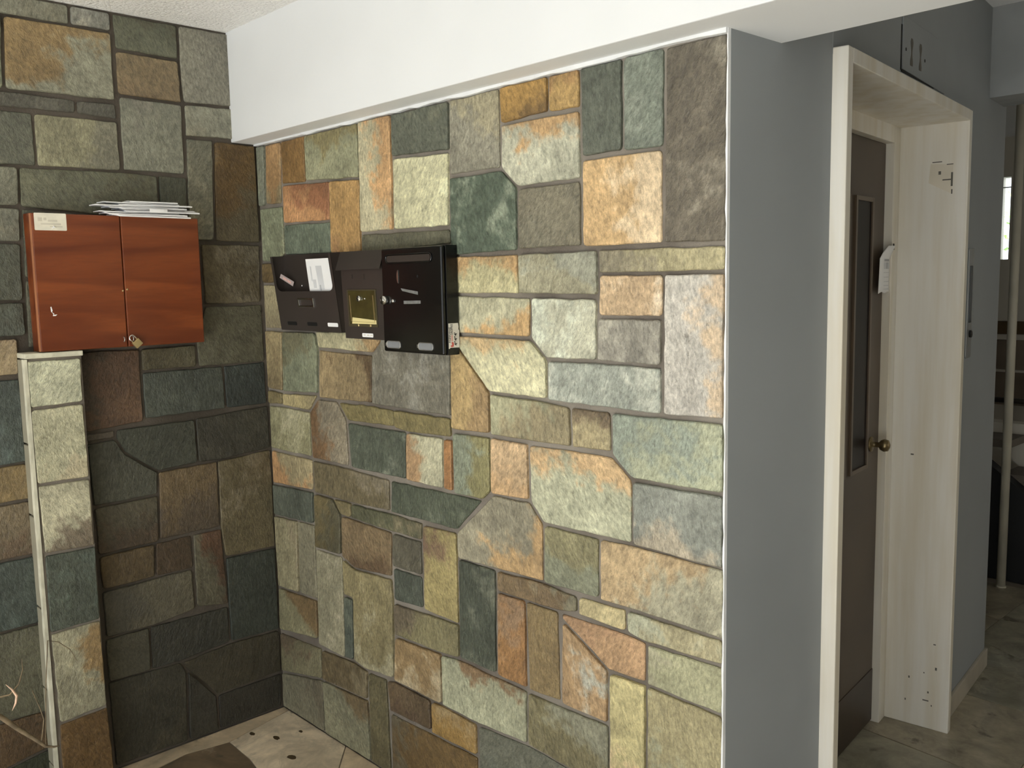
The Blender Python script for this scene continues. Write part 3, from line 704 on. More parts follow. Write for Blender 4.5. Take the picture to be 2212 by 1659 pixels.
# ---------------------------------------------------------------- stone walls
wall_front = box('wall_front', (-3.14, W1 + 0.002, 0), (XR - 0.002, W1 + 0.10, 2.30), GROUT)
tag(wall_front, 'slate clad wall of mixed green and tan stones carrying the letter boxes', 'wall', kind='structure')
rng = random.Random(11)
for pts, c, c2, d, a in STONES_W1:
    build_stone(pts, c, c2, d, a, wall_front, (0, W1, 0), 0.0, rng)

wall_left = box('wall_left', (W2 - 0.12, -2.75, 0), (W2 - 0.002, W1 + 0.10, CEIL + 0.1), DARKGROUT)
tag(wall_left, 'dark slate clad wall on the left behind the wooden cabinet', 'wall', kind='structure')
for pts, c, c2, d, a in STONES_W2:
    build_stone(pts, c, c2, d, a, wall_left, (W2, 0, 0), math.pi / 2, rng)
extra = []
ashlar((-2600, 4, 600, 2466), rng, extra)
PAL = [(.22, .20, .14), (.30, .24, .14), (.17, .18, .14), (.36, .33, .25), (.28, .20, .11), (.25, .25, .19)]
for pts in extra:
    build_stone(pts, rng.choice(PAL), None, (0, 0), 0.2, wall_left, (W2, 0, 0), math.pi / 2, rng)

# low stone pier standing against the left wall
WP = W2 + 0.075
pier = box('wall_pier', (W2, 0.818, 0), (WP - 0.006, 0.972, 1.398), GROUT)
tag(pier, 'narrow pale stone pier under the wooden cabinet', 'pier', kind='structure')
for pts, c, c2, d, a in STONES_WP:
    build_stone(pts, c, c2, d, a, pier, (WP - 0.006, 0, 0), math.pi / 2, rng, proud=0.007, gap=0.003)
box('cap', (W2, 0.808, 1.397), (WP + 0.006, 0.975, 1.413), MORTAR, pier, 0.003)
# side strips of the pier and its mortar corner bead
zc = 1.395
while zc > 0.02:
    z1 = max(0.004, zc - rng.uniform(0.17, 0.30))
    box('side_stone', (W2 + 0.002, 0.808, z1 + 0.004), (WP - 0.016, 0.820, zc - 0.002), simple('side_slate_%d' % int(zc * 1000), (0.30, 0.28, 0.21), 0.7, bstr=0.4), pier, 0.002)
    zc = z1
bead = []
zz = 0.0
V, F = [], []
k = 0
while zz <= 1.396:
    w = 0.0065 + random.uniform(-0.0015, 0.0015)
    V += [(WP - 0.012 - w, 0.806 + random.uniform(-.001, .001), zz), (WP + 0.002 + random.uniform(-.001, .001), 0.806 + random.uniform(-.001, .001), zz), (WP + 0.001, 0.816, zz), (WP - 0.012 - w, 0.816, zz)]
    if k:
        b = 4 * k
        for i in range(4): F.append((b - 4 + i, b - 4 + (i + 1) % 4, b + (i + 1) % 4, b + i))
    k += 1; zz += 0.0465
F.append((0, 1, 2, 3)); F.append(tuple(4 * (k - 1) + i for i in (3, 2, 1, 0)))
mesh_obj('corner_bead', V, F, MORTAR, pier)

# ---------------------------------------------------------------- beam, ceilings, plain walls
beam = box('ceiling_beam', (W2 - 0.05, 1.545, SOFFIT), (2.25, 1.835, CEIL + 0.2), WHITE, bevel=0.003)
tag(beam, 'white plastered ceiling beam above the stone wall', 'beam', kind='structure')
ceiling = box('ceiling', (W2 - 0.1, -2.8, CEIL), (2.3, 1.56, CEIL + 0.12), POPCORN)
tag(ceiling, 'white popcorn textured ceiling over the entrance', 'ceiling', kind='structure')
hallc = box('ceiling_hall', (-4.2, 1.80, HALLCEIL), (2.3, 7.2, HALLCEIL + 0.12), WHITE)
tag(hallc, 'plain white ceiling of the hall behind the beam', 'ceiling', kind='structure')

# white caulk lines at the top and the right edge of the stone
def wavy_strip(name, p0, p1, across, out, w, t, n, mat, jit):
    p0, p1, across, out = Vector(p0), Vector(p1), Vector(across), Vector(out)
    V, F = [], []
    for i in range(n + 1):
        p = p0.lerp(p1, i / n)
        ww = w * (1 + random.uniform(-jit, jit))
        V += [p, p + across * ww, p + across * ww + out * t, p + out * t]
        if i:
            b = 4 * i
            for q in range(4): F.append((b - 4 + q, b - 4 + (q + 1) % 4, b + (q + 1) % 4, b + q))
    F.append((0, 1, 2, 3)); F.append(tuple(4 * n + q for q in (3, 2, 1, 0)))
    return mesh_obj(name, V, F, mat)
t1 = wavy_strip('trim_1', (W2, W1 + 0.004, SOFFIT + 0.002), (XR, W1 + 0.004, SOFFIT + 0.002), (0, 0, -1), (0, -1, 0), 0.010, 0.017, 60, BEAD, 0.25)
tag(t1, 'thin white caulk line between beam and stone wall', 'trim', kind='structure')
t2 = wavy_strip('trim_2', (XR + 0.0012, W1 + 0.003, 0), (XR + 0.0012, W1 + 0.003, SOFFIT), (-1, 0, 0), (0, -1, 0), 0.0035, 0.0095, 70, BEAD, 0.5)
tag(t2, 'thin white edge line down the right end of the stone wall', 'trim', kind='structure')

pillar = prism('wall_pillar', [(-2.2, W1 + 0.10), (XR - 0.25, W1 + 0.10), (XR - 0.25, W1 + 0.0035), (XR + 0.0015, W1 + 0.0035), (-1.0565, 2.0505), (-2.2, 2.0505)], lambda a, b, d: (a, b, d), 0.0, HALLCEIL + 0.03, GREY)
tag(pillar, 'grey painted pillar face between stone wall and lift door', 'wall', kind='structure')

# ---------------------------------------------------------------- lift doorway: local frame u along the wall, n outwards, z up
DO = Vector((-1.056, 2.05)); DU = Vector((-0.1187, 0.9929)); DN = Vector((0.9929, 0.1187))
def D(u, n, z):
    p = DO + DU * u + DN * n
    return (p.x, p.y, z)
wall_door = prism('wall_door', [(0.0, 2.11), (0.0, HALLCEIL + 0.03), (1.81, HALLCEIL + 0.03), (1.81, 0.0), (1.14, 0.0), (1.14, 2.11)], lambda a, b, d: D(a, d, b), -0.34, 0.0, GREY)
tag(wall_door, 'grey painted wall around the lift door', 'wall', kind='structure')
# painted over blanking plate above the door
prism('blanking_plate', [(0.507, 2.158), (0.93, 2.150), (0.93, 2.30), (0.507, 2.30)], lambda a, b, d: D(a, d, b), 0.0, 0.004, GREY, wall_door, 0.001)
box('gap_shade', (0.499, 0.0, 2.155), (0.507, 0.0015, 2.275), GAPSHADE, wall_door, T=D)  # crack and gap along the plate, their shadow lines painted as dark strips
box('gap_shade', (0.505, 0.0, 2.151), (0.82, 0.0025, 2.158), GAPSHADE, wall_door, T=D)
for du in (0.585, 0.668):
    pts = []
    for i in range(9):
        z = 2.178 + i * 0.0092; w = (0.020, 0.023, 0.018, 0.011, 0.009, 0.012, 0.019, 0.022, 0.012)[i]
        pts.append((du + w * 0.55, z))
    for i in range(8, -1, -1):
        z = 2.178 + i * 0.0092; w = (0.020, 0.023, 0.018, 0.011, 0.009, 0.012, 0.019, 0.022, 0.012)[i]
        pts.append((du - w * 0.55, z))
    prism('glue_smudge', pts, lambda a, b, d: D(a, d, b), 0.0035, 0.0046, SMUDGE, wall_door)
for uu, zz in ((0.533, 2.214), (0.712, 2.213)):
    prism('screw_hole', disc(uu, zz, 0.005, 8), lambda a, b, d: D(a, d, b), 0.0035, 0.0047, GAPSHADE, wall_door)

bb = prism('baseboard_1', [(1.16, 0.0), (1.815, 0.0), (1.815, 0.075), (1.16, 0.075)], lambda a, b, d: D(a, d, b), 0.0, 0.012, simple('baseboard_marble', (0.42, 0.38, 0.31), 0.4, var=0.15), None, 0.002)
tag(bb, 'pale marble baseboard at the foot of the grey wall', 'baseboard', kind='structure')

c0 = D(0.57, 0.0, 0.0)
door = empty('door_1', c0, 'brown lift door in a deep cream painted door surround', 'door', kind='structure')
# casing: two side boards and a head board, deep like a box
box('side_casing', (0.001, -0.185, 0.0), (0.036, 0.036, 2.125), ENAMEL, door, 0.003, T=D)
box('side_casing', (1.118, -0.185, 0.0), (1.152, 0.036, 2.125), ENAMEL, door, 0.003, T=D)
box('head_casing', (0.036, -0.185, 2.090), (1.118, 0.036, 2.125), ENAMEL, door, 0.002, T=D)
box('inner_frame', (1.055, -0.240, 0.0), (1.118, -0.178, 2.092), ENAMEL, door, 0.002, T=D)
box('inner_frame', (0.030, -0.240, 0.0), (0.095, -0.178, 2.092), ENAMEL, door, 0.002, T=D)
box('inner_head', (0.095, -0.240, 2.035), (1.055, -0.178, 2.092), ENAMEL, door, 0.002, T=D)
leaf = box('door_leaf', (0.095, -0.250, 0.006), (1.055, -0.206, 2.035), DOORBROWN, door, 0.002, T=D)
box('kick_plate', (0.10, -0.207, 0.01), (1.05, -0.203, 0.20), KICK, leaf, T=D)
for u0, u1 in ((0.775, 0.915), (0.56, 0.700)):
    w = box('vision_slot', (u0, -0.207, 0.965), (u1, -0.2035, 1.835), DARKGLASS, leaf, T=D)
    multi('slot_moulding', [box_vf((u0 - 0.014, -0.207, 0.951), (u0, -0.198, 1.849), D), box_vf((u1, -0.207, 0.951), (u1 + 0.014, -0.198, 1.849), D),
                            box_vf((u0, -0.207, 0.951), (u1, -0.198, 0.965), D), box_vf((u0, -0.207, 1.835), (u1, -0.198, 1.849), D)], DOORTRIM, w, 0.001)
def dn_path(u, z, ns): return [D(u, n_, z) for n_ in ns]
kn = mesh_obj('door_knob', *tube_vf(dn_path(0.975, 1.025, (-0.207, -0.201, -0.200, -0.178, -0.172, -0.160, -0.148, -0.142)), [0.026, 0.026, 0.010, 0.009, 0.017, 0.022, 0.019, 0.007], 16), OLDBRASS, leaf, True)
# stains and old tape marks on the reveal
for (n0, z0, n1, z1) in ((-0.075, 1.965, -0.045, 1.968), (-0.03, 1.955, -0.010, 1.958), (-0.055, 1.925, -0.047, 1.936), (-0.042, 1.905, -0.014, 1.909), (-0.016, 1.885, -0.010, 1.93), (-0.014, 1.86, -0.010, 1.875), (-0.10, 0.17, -0.095, 0.178), (-0.035, 0.13, -0.030, 0.137), (-0.05, 0.20, -0.046, 0.204), (-0.02, 0.31, -0.012, 0.314), (-0.115, 0.975, -0.105, 0.98), (-0.012, 0.22, -0.006, 0.23), (-0.05, 0.10, -0.03, 0.104), (-0.022, 0.085, -0.018, 0.09), (-0.11, 0.085, -0.106, 0.092)):
    box('stain', (1.1174, n0, z0), (1.1186, n1, z1), SMUDGE, door, T=D)
prism('glue_patch', [(-0.085, 1.90), (-0.012, 1.86), (-0.010, 1.955), (-0.080, 1.962)], lambda a, b, d: D(d, a, b), 1.1175, 1.1183, simple('yellow_glue', (0.72, 0.66, 0.54), 0.5), door)

# paper notice taped to the frame edge of the door
note = empty('paper_notice', D(1.02, -0.19, 1.525), 'small curling white paper notice taped on the brown lift door', 'notice')
V, F = [], []
rows = 9
for i in range(rows):
    t = i / (rows - 1)
    z = 1.690 - 0.150 * t
    cu = 0.012 * max(0, 0.25 - t) * 4
    left = 0.960 + (0.030 * max(0, 0.18 - t) / 0.18) - 0.012 * t
    right = 1.060 - 0.004 * t
    if i == 0: left, right, z = 1.005, 1.072, 1.695
    rag = (lambda: random.uniform(-0.004, 0.004)) if i == rows - 1 else (lambda: 0)
    for j in range(6):
        s = j / 5
        V.append(D(left + (right - left) * s, -0.186 + cu + 0.006 * math.sin(s * 3.0), z + rag()))
for i in range(rows - 1):
    for j in range(5):
        a = i * 6 + j; F.append((a, a + 1, a + 7, a + 6))
sheet = mesh_obj('sheet', V, F, PAPER, note, smooth=True)
so = sheet.modifiers.new('thick', 'SOLIDIFY'); so.thickness = 0.0006
box('printed_heading', (0.985, -0.1795, 1.643), (1.030, -0.1787, 1.651), PRINT, note, T=D)
box('printed_table', (0.985, -0.1795, 1.618), (1.030, -0.1787, 1.640), PALEPRINT, note, T=D)
box('printed_column', (1.005, -0.1788, 1.619), (1.011, -0.1783, 1.640), PRINT, note, T=D)
for zz in (1.605, 1.59, 1.575, 1.562, 1.55):
    box('printed_line', (0.982, -0.1795, zz), (1.030, -0.1787, zz + 0.002), PALEPRINT, note, T=D)
box('tape', (1.064, -0.178, 1.682), (1.076, -0.1765, 1.703), INK, note, T=D)

# call plate on the grey wall beside the door
cp = empty('call_plate', D(1.345, 0.0, 1.32), 'narrow metal lift call plate on grey wall right of the door', 'call plate')
prism('plate', rounded(1.312, 1.300, 1.382, 1.685, 0.006), lambda a, b, d: D(a, d, b), 0.0, 0.004, ALU, cp, 0.001)
prism('indicator_slot', rounded(1.330, 1.425, 1.364, 1.625, 0.004), lambda a, b, d: D(a, d, b), 0.003, 0.0055, simple('indicator_glass', (0.02, 0.03, 0.04), 0.15), cp)
prism('call_button', disc(1.352, 1.385, 0.013), lambda a, b, d: D(a, d, b), 0.003, 0.012, BLACKMETAL, cp, 0.002)
for zz in (1.345, 1.325):
    prism('button_mark', disc(1.352, zz, 0.004, 8), lambda a, b, d: D(a, d, b), 0.003, 0.0048, DULLMETAL, cp)

# ---------------------------------------------------------------- hall beyond the corner
hb = box('ceiling_beam_hall', (-1.36, 3.569, 2.222), (2.25, 3.80, HALLCEIL + 0.02), simple('grey_beam_paint', (0.28, 0.29, 0.29), 0.75))
tag(hb, 'grey painted beam crossing the hall at the top right', 'beam', kind='structure')
ret = multi('wall_return', [box_vf((-4.1, 3.90, 0), (-1.50, 4.02, HALLCEIL))], GREY)
tag(ret, 'grey wall returning behind the lift shaft', 'wall', kind='structure')
wr = multi('wall_right', [box_vf((2.2, -2.75, 0), (2.32, 7.2, HALLCEIL + 0.1))], CREAMWALL)
tag(wr, 'plain cream side wall of the entrance hall', 'wall', kind='structure')
# entrance wall behind the viewer with its wide glazed opening
we = multi('wall_entrance', [box_vf((W2 - 0.1, -2.75, 0), (-1.85, -2.62, CEIL)), box_vf((1.45, -2.75, 0), (2.3, -2.62, CEIL)), box_vf((-1.85, -2.75, 2.32), (1.45, -2.62, CEIL))], CREAMWALL)
tag(we, 'cream wall with the wide glazed street entrance', 'wall', kind='structure')
sx0, sx1, sz0, sz1 = -2.335, -2.262, 1.690, 2.262
wb = multi('wall_hall_back', [box_vf((-4.2, 7.0, -0.2), (sx0, 7.12, HALLCEIL)), box_vf((sx1, 7.0, -0.2), (2.3, 7.12, HALLCEIL)), box_vf((sx0, 7.0, -0.2), (sx1, 7.12, sz0)), box_vf((sx0, 7.0, sz1), (sx1, 7.12, HALLCEIL))], CREAMWALL)
tag(wb, 'cream back wall of the stair hall with a slit window', 'wall', kind='structure')
wl = box('wall_hall_left', (-4.25, 3.9, -0.2), (-4.1, 7.1, HALLCEIL), CREAMWALL)
tag(wl, 'cream side wall of the stairwell', 'wall', kind='structure')
win = empty('window_1', ((sx0 + sx1) / 2, 7.06, sz0), 'tall bright slit window at the far end of the hall', 'window', kind='structure')
box('pane', (sx0, 7.055, sz0), (sx1, 7.060, sz1), glass_material('window_glass'), win)
box('glazing_bar', (sx0, 7.05, 2.19), (sx1, 7.065, 2.198), DULLMETAL, win)
# hedge outside the slit window
hv, hf = [], []
for i in range(900):
    c = Vector((random.uniform(-3.6, -1.6), random.uniform(8.0, 8.6), random.uniform(0.9, 2.35)))
    a, b = Vector((random.uniform(-1, 1), random.uniform(-1, 1), random.uniform(-1, 1))).normalized() * 0.05, Vector((random.uniform(-1, 1), random.uniform(-1, 1), random.uniform(-1, 1))).normalized() * 0.05
    k = len(hv); hv += [c - a, c + b * .5, c + a, c - b * .5]; hf.append((k, k + 1, k + 2, k + 3))
hd = mesh_obj('hedge', hv, hf, LEAFGREEN)
tag(hd, 'sunlit green hedge outside the slit window', 'hedge', kind='stuff')

# dado of the stair wall
dd = multi('trim_3', [box_vf((-4.1, 6.955, 1.165), (2.2, 7.0, 1.255))], BROWNBOARD)
tag(dd, 'brown wooden dado board along the far stair wall', 'trim', kind='structure')
dd2 = multi('trim_4', [box_vf((-4.1, 6.965, 1.125), (2.2, 7.0, 1.163)), box_vf((-4.1, 6.965, 0.895), (2.2, 7.0, 0.912))], CREAMWALL)
tag(dd2, 'pale mouldings under the dado board', 'trim', kind='structure')
dd3 = multi('trim_5', [box_vf((-4.1, 6.975, 0.66), (2.2, 7.0, 0.893)), box_vf((-4.1, 6.975, 0.914), (2.2, 7.0, 1.123))], STAIRWALL)
tag(dd3, 'brown painted dado panel on the far stair wall', 'trim', kind='structure')

# floor-to-ceiling post and handrail at the stair edge, dark sloping stair side behind
post = empty('stair_post', (-1.552, 4.90, 0), 'slim pale metal post beside the dark stairs', 'post')
tube('shaft', [(-1.552, 4.90, 0.0), (-1.552, 4.90, HALLCEIL)], 0.021, POSTPAINT, post, 14)
mesh_obj('foot_collar', *tube_vf([(-1.552, 4.90, 0.0), (-1.552, 4.90, 0.006), (-1.552, 4.90, 0.009)], [0.025, 0.025, 0.021], 14), POSTPAINT, post, True)
hr = empty('stair_handrail', (-1.9, 4.96, 0.94), 'thin dark handrail running behind the slim post', 'handrail')
tube('rail', [(-2.9, 4.955, 0.955), (0.3, 4.955, 0.955)], 0.014, RAIL, hr, 10)
for xx in (-2.75, 0.2):
    tube('bracket', [(xx, 4.955, 0.955), (xx, 4.955, 0.02)], 0.010, RAIL, hr, 8)
ss = empty('staircase', (-1.9, 5.06, 0), 'black sided staircase behind the slim pale post', 'staircase')
prism('stringer', [(-3.6, 0.0), (0.6, 0.0), (0.6, 0.02), (-0.9, 0.02), (-1.9, 0.78), (-3.6, 2.0)], lambda a, b, d: (a, d, b), 5.02, 5.10, DARKBOARD, ss)
for q in range(8):
    box('tread', (-1.15 - 0.24 * q, 5.10, 0.16 + 0.175 * q), (-0.88 - 0.24 * q, 5.34, 0.20 + 0.175 * q), simple('stair_tread_%d' % q, (0.12, 0.10, 0.08), 0.6), ss)
sw = prism('stair_parapet', [(-1.2, 0.22), (0.9, -0.05 + 0.06), (0.9, 0.78), (-2.3, 0.78), (-1.93, 0.78)], lambda a, b, d: (a, d, b), 5.35, 5.45, CREAMWALL)
tag(sw, 'pale low parapet wall behind the dark staircase', 'parapet')

# ---------------------------------------------------------------- floor of marble slabs
floor = box('floor', (-4.3, -2.8, -0.05), (2.32, 7.2, -0.004), simple('floor_joint', (0.22, 0.19, 0.15), 0.8))
tag(floor, 'floor of mottled beige and brown marble slabs', 'floor', kind='structure')
def slab(pts, col):
    g = offset_poly(pts, 0.0022)
    n = len(g)
    V = [(p.x, p.y, -0.006) for p in g] + [(p.x, p.y, -0.0006) for p in g]
    V += [(p.x, p.y, 0.0) for p in offset_poly([tuple(q) for q in g], 0.0012)]
    F = [(i, (i + 1) % n, n + (i + 1) % n, n + i) for i in range(n)] + [(n + i, n + (i + 1) % n, 2 * n + (i + 1) % n, 2 * n + i) for i in range(n)] + [tuple(2 * n + i for i in range(n))]
    o = mesh_obj('marble_slab', V, F, MARBLE, floor)
    o.color = tuple(col) + (1,)
    return o
frng = random.Random(5)
BEIGE, TAN, DARK, GREEN = (0.70, 0.59, 0.44), (0.56, 0.45, 0.31), (0.17, 0.125, 0.08), (0.30, 0.28, 0.21)
# slabs in the corner by the stone walls
slab([(-2.985, 1.6405), (-2.92, 1.365), (-2.765, 1.36), (-2.40, 1.30), (-2.40, 1.46), (-2.60, 1.6405)], BEIGE)
slab([(-2.60, 1.6405), (-2.40, 1.46), (-2.16, 1.50), (-2.16, 1.6405)], TAN)
slab([(-2.92, 1.365), (-2.95, 1.22), (-2.90, 0.98), (-2.40, 0.96), (-2.40, 1.30), (-2.765, 1.36)], DARK)
slab([(-3.022, 1.6405), (-2.985, 1.6405), (-2.92, 1.365), (-2.95, 1.22), (-2.90, 0.98), (-3.02, 0.96)], TAN)
slab([(-2.40, 1.46), (-2.40, 0.96), (-2.16, 0.96), (-2.16, 1.50)], GREEN)
def node(i, j):
    r = random.Random(i * 7919 + j * 104729)
    return r
def gridfloor(x0, x1, y0, y1, nx, ny, jit, skip=None):
    P = {}
    for i in range(nx + 1):
        for j in range(ny + 1):
            x = x0 + (x1 - x0) * i / nx; y = y0 + (y1 - y0) * j / ny
            if 0 < i < nx: x += frng.uniform(-jit, jit)
            if 0 < j < ny: y += frng.uniform(-jit, jit)
            P[i, j] = (x, y)
    for i in range(nx):
        for j in range(ny):
            c = frng.choice([BEIGE, TAN, GREEN, GREEN, DARK, (0.34, 0.30, 0.22)])
            f = frng.uniform(0.85, 1.1)
            slab([P[i, j], P[i + 1, j], P[i + 1, j + 1], P[i, j + 1]], tuple(v * f for v in c))
gridfloor(-3.02, 2.2, -2.6, 0.96, 9, 6, 0.14)
gridfloor(-2.16, 2.2, 0.96, 1.635, 8, 1, 0.12)
gridfloor(-1.40, 2.2, 1.635, 4.95, 7, 7, 0.13)
gridfloor(-3.2, -1.40, 4.05, 4.95, 4, 2, 0.10)
gridfloor(-3.2, 2.2, 5.5, 6.95, 9, 3, 0.10)
for x, y, r in ((-2.915, 1.451, 0.014), (-2.825, 1.497, 0.016), (-2.667, 1.466, 0.019), (-2.804, 1.583, 0.010)):
    prism('dark_inclusion', [(x + r * math.cos(t * .524) * random.uniform(.8, 1.2), y + .62 * r * math.sin(t * .524) * random.uniform(.8, 1.2)) for t in range(12)], lambda a, b, d: (a, b, d), -0.001, 0.0006, simple('dark_inclusion', (0.07, 0.045, 0.02), 0.5), floor)

# ---------------------------------------------------------------- wooden cabinet on the left wall
CY0, CY1, CZ0, CZ1, CX = 0.854, 1.367, 1.4145, 1.828, W2 + 0.085
cab = empty('wooden_cabinet', (W2 + 0.04, (CY0 + CY1) / 2, CZ0), 'reddish brown wooden two-door wall cabinet on the dark stone wall', 'cabinet')
B0 = W2 + 0.0115
multi('carcass', [box_vf((B0, CY0, CZ0), (CX - 0.018, CY0 + 0.016, CZ1)), box_vf((B0, CY1 - 0.016, CZ0), (CX - 0.018, CY1, CZ1)),
                  box_vf((B0, CY0 + 0.016, CZ0), (CX - 0.018, CY1 - 0.016, CZ0 + 0.016)), box_vf((B0, CY0 + 0.016, CZ1 - 0.016), (CX - 0.018, CY1 - 0.016, CZ1)), box_vf((B0, CY0 + 0.016, CZ0 + 0.016), (B0 + 0.006, CY1 - 0.016, CZ1 - 0.016))], WOOD, cab, 0.0015)
CM = 1.112
d_l = box('door', (CX - 0.017, CY0, CZ0 + 0.001), (CX, CM - 0.0012, CZ1 - 0.001), WOOD, cab, 0.003)
d_r = box('door', (CX - 0.017, CM + 0.0012, CZ0 + 0.001), (CX, CY1, CZ1 - 0.001), WOOD, cab, 0.003)
edge = box('edge_band', (CX - 0.0165, CY0 - 0.0012, CZ0 + 0.002), (CX - 0.001, CY0 + 0.0004, CZ1 - 0.002), simple('worn_edge_band', (0.42, 0.17, 0.08), 0.4), cab, 0.0004)
lab = prism('paper_label', rounded(0.862, 1.7765, 0.952, 1.8275, 0.003), lambda a, b, d: (d, a, b), CX, CX + 0.0006, CREAMPAPER, d_l)
for (a0, a1, zz, hh) in ((0.872, 0.884, 1.803, 0.011), (0.888, 0.896, 1.806, 0.008), (0.900, 0.926, 1.802, 0.006), (0.880, 0.936, 1.793, 0.005), (0.905, 0.940, 1.786, 0.004)):
    box('faded_line', (CX + 0.0005, a0, zz), (CX + 0.0009, a1, zz + hh), FADEDPRINT, lab)
prism('torn_flap', [(0.909, 1.780), (0.915, 1.791), (0.9165, 1.7865), (0.922, 1.7845), (0.9145, 1.784)], lambda a, b, d: (d, a, b), CX + 0.0006, CX + 0.003, PAPER, lab)
chip = prism('paint_chip', [(0.889, 1.549), (0.8915, 1.550), (0.8945, 1.538), (0.8925, 1.533), (0.8985, 1.529), (0.897, 1.5255), (0.907, 1.526), (0.902, 1.5215), (0.894, 1.5215), (0.896, 1.528), (0.890, 1.535)], lambda a, b, d: (d, a, b), CX, CX + 0.0007, PAPER, d_l)
for a, b in ((1.1065, 1.593), (1.120, 1.597)):
    mesh_obj('screw', *tube_vf([(CX - 0.001, a, b), (CX + 0.002, a, b), (CX + 0.003, a, b)], [0.003, 0.003, 0.0015], 10), BRASS, d_r if a > CM else d_l, True)
for a in (1.098, 1.126):
    ring = [(CX + 0.003 + 0.008 * math.sin(t), a, 1.4400 + 0.007 * math.cos(t)) for t in [math.radians(x) for x in range(0, 181, 20)]]
    tube('hasp_eye', ring, 0.0018, DULLMETAL, d_r if a > CM else d_l, 8)

# padlock hanging tilted from the hasp eyes
lock = empty('padlock', (CX + 0.014, 1.132, 1.418), 'small brass padlock with steel shackle hanging from the cabinet doors', 'padlock')
ca, sa = math.cos(math.radians(40)), math.sin(math.radians(40))
def PL(a, b, d):      # lock axis frame: a across, b up along shackle
    return (CX + 0.011 + d, 1.136 + a * ca - b * sa, 1.4265 + a * sa + b * ca)
prism('lock_body', rounded(-0.0125, -0.0125, 0.0125, 0.0105, 0.0015, 3), PL, -0.006, 0.006, BRASS, lock, 0.001)
arc = [(-0.0085, 0.009), (-0.0085, 0.020)] + [(-0.0085 * math.cos(math.radians(t)), 0.022 + 0.0085 * math.sin(math.radians(t))) for t in range(0, 181, 20)] + [(0.0085, 0.020), (0.0085, 0.009)]
tube('shackle', [PL(a, b, 0.0) for a, b in arc], 0.0022, CHROME, lock, 10)

# stack of envelopes lying on the cabinet
erng = random.Random(3)
ENV = []
zt = CZ1 + 0.0004
lay = [ # (centre y, length, rotation deg, front overhang, thickness, label)
    (1.205, 0.230, 1.5, 0.050, 0.0034, 'thick white envelope at the bottom of the paper stack on the cabinet'),
    (1.190, 0.245, -2.0, 0.044, 0.0030, 'long white envelope second from the bottom of the paper stack'),
    (1.170, 0.240, 2.5, 0.034, 0.0022, 'white envelope near the bottom of the stack poking out on the left'),
    (1.235, 0.235, -1.5, 0.046, 0.0034, 'grey white envelope in the stack with a turned up flap'),
    (1.225, 0.240, 3.0, 0.030, 0.0026, 'white envelope in the middle of the stack poking out on the right'),
    (1.195, 0.240, -3.0, 0.036, 0.0030, 'grey white envelope in the middle of the paper stack'),
    (1.165, 0.250, 1.0, 0.028, 0.0024, 'white envelope in the upper stack reaching furthest left'),
    (1.220, 0.230, -4.0, 0.032, 0.0028, 'white envelope near the top of the stack reaching to the right'),
    (1.180, 0.235, 2.0, 0.022, 0.0024, 'thin white envelope second from the top of the paper stack'),
    (1.215, 0.150, -3.0, 0.026, 0.0030, 'short white envelope lying on top of the paper stack')]
for i, (yc, ln, rot, over, th, label) in enumerate(lay):
    th *= 1.25
    e = empty('envelope', (W2 + 0.012 + 0.045, yc, zt), label, 'envelope', 'envelopes stacked on the wooden cabinet')
    dep = CX + over - (W2 + 0.024)
    xc = W2 + 0.024 + dep / 2
    r = math.radians(rot)
    def EN(a, b, d, xc=xc, yc=yc, r=r):
        return (xc + a * math.cos(r) - b * math.sin(r), yc + a * math.sin(r) + b * math.cos(r), d)
    gap = erng.uniform(0.0008, 0.0018)
    sag = 0.0
    # paper bends down a little where it overhangs the cabinet front
    edge_a = CX - xc - 0.002
    st_a = [-dep / 2 + 0.008, edge_a, edge_a + 0.018, dep / 2]
    dr = [0.0, 0.0, 0.0016, 0.0016 + 0.16 * (dep / 2 - edge_a - 0.018)]
    V, F = [], []
    for b_ in (-ln / 2, 0.0, ln / 2):
        lift = 0.0
        for a_, d_ in zip(st_a, dr):
            p_ = EN(a_, b_ + erng.uniform(-0.0006, 0.0006), zt - d_ + lift); V.append(p_); V.append((p_[0], p_[1], p_[2] + th))
    for r_ in range(2):
        for q in range(3):
            a0 = r_ * 8 + q * 2; b0 = a0 + 8
            F.append((a0, a0 + 2, b0 + 2, b0)); F.append((a0 + 1, b0 + 1, b0 + 3, a0 + 3))
        F.append((r_ * 8, r_ * 8 + 8, r_ * 8 + 9, r_ * 8 + 1)); F.append((r_ * 8 + 6, r_ * 8 + 7, r_ * 8 + 15, r_ * 8 + 14))
    for q in range(3):
        F.append((q * 2, q * 2 + 1, q * 2 + 3, q * 2 + 2)); F.append((16 + q * 2, 16 + q * 2 + 2, 16 + q * 2 + 3, 16 + q * 2 + 1))
    mesh_obj('body', V, F, PAPERGREY if 'grey' in label else PAPER, e)
    if 'flap' in label:
        prism('flap', [(dep / 2 + 0.0006, -0.045), (dep / 2 + 0.0006, 0.012), (dep / 2 + 0.0022, 0.0), (dep / 2 + 0.0022, -0.045)], EN, zt - 0.006, zt + 0.005, PAPER, e)
    zt += th + gap

# ---------------------------------------------------------------- letter boxes on the stone wall
def WF(a, b, d): return (a, W1 - d, b)            # d outwards from the wall
WB = 0.0105                                        # back plane of the boxes, just proud of the stones
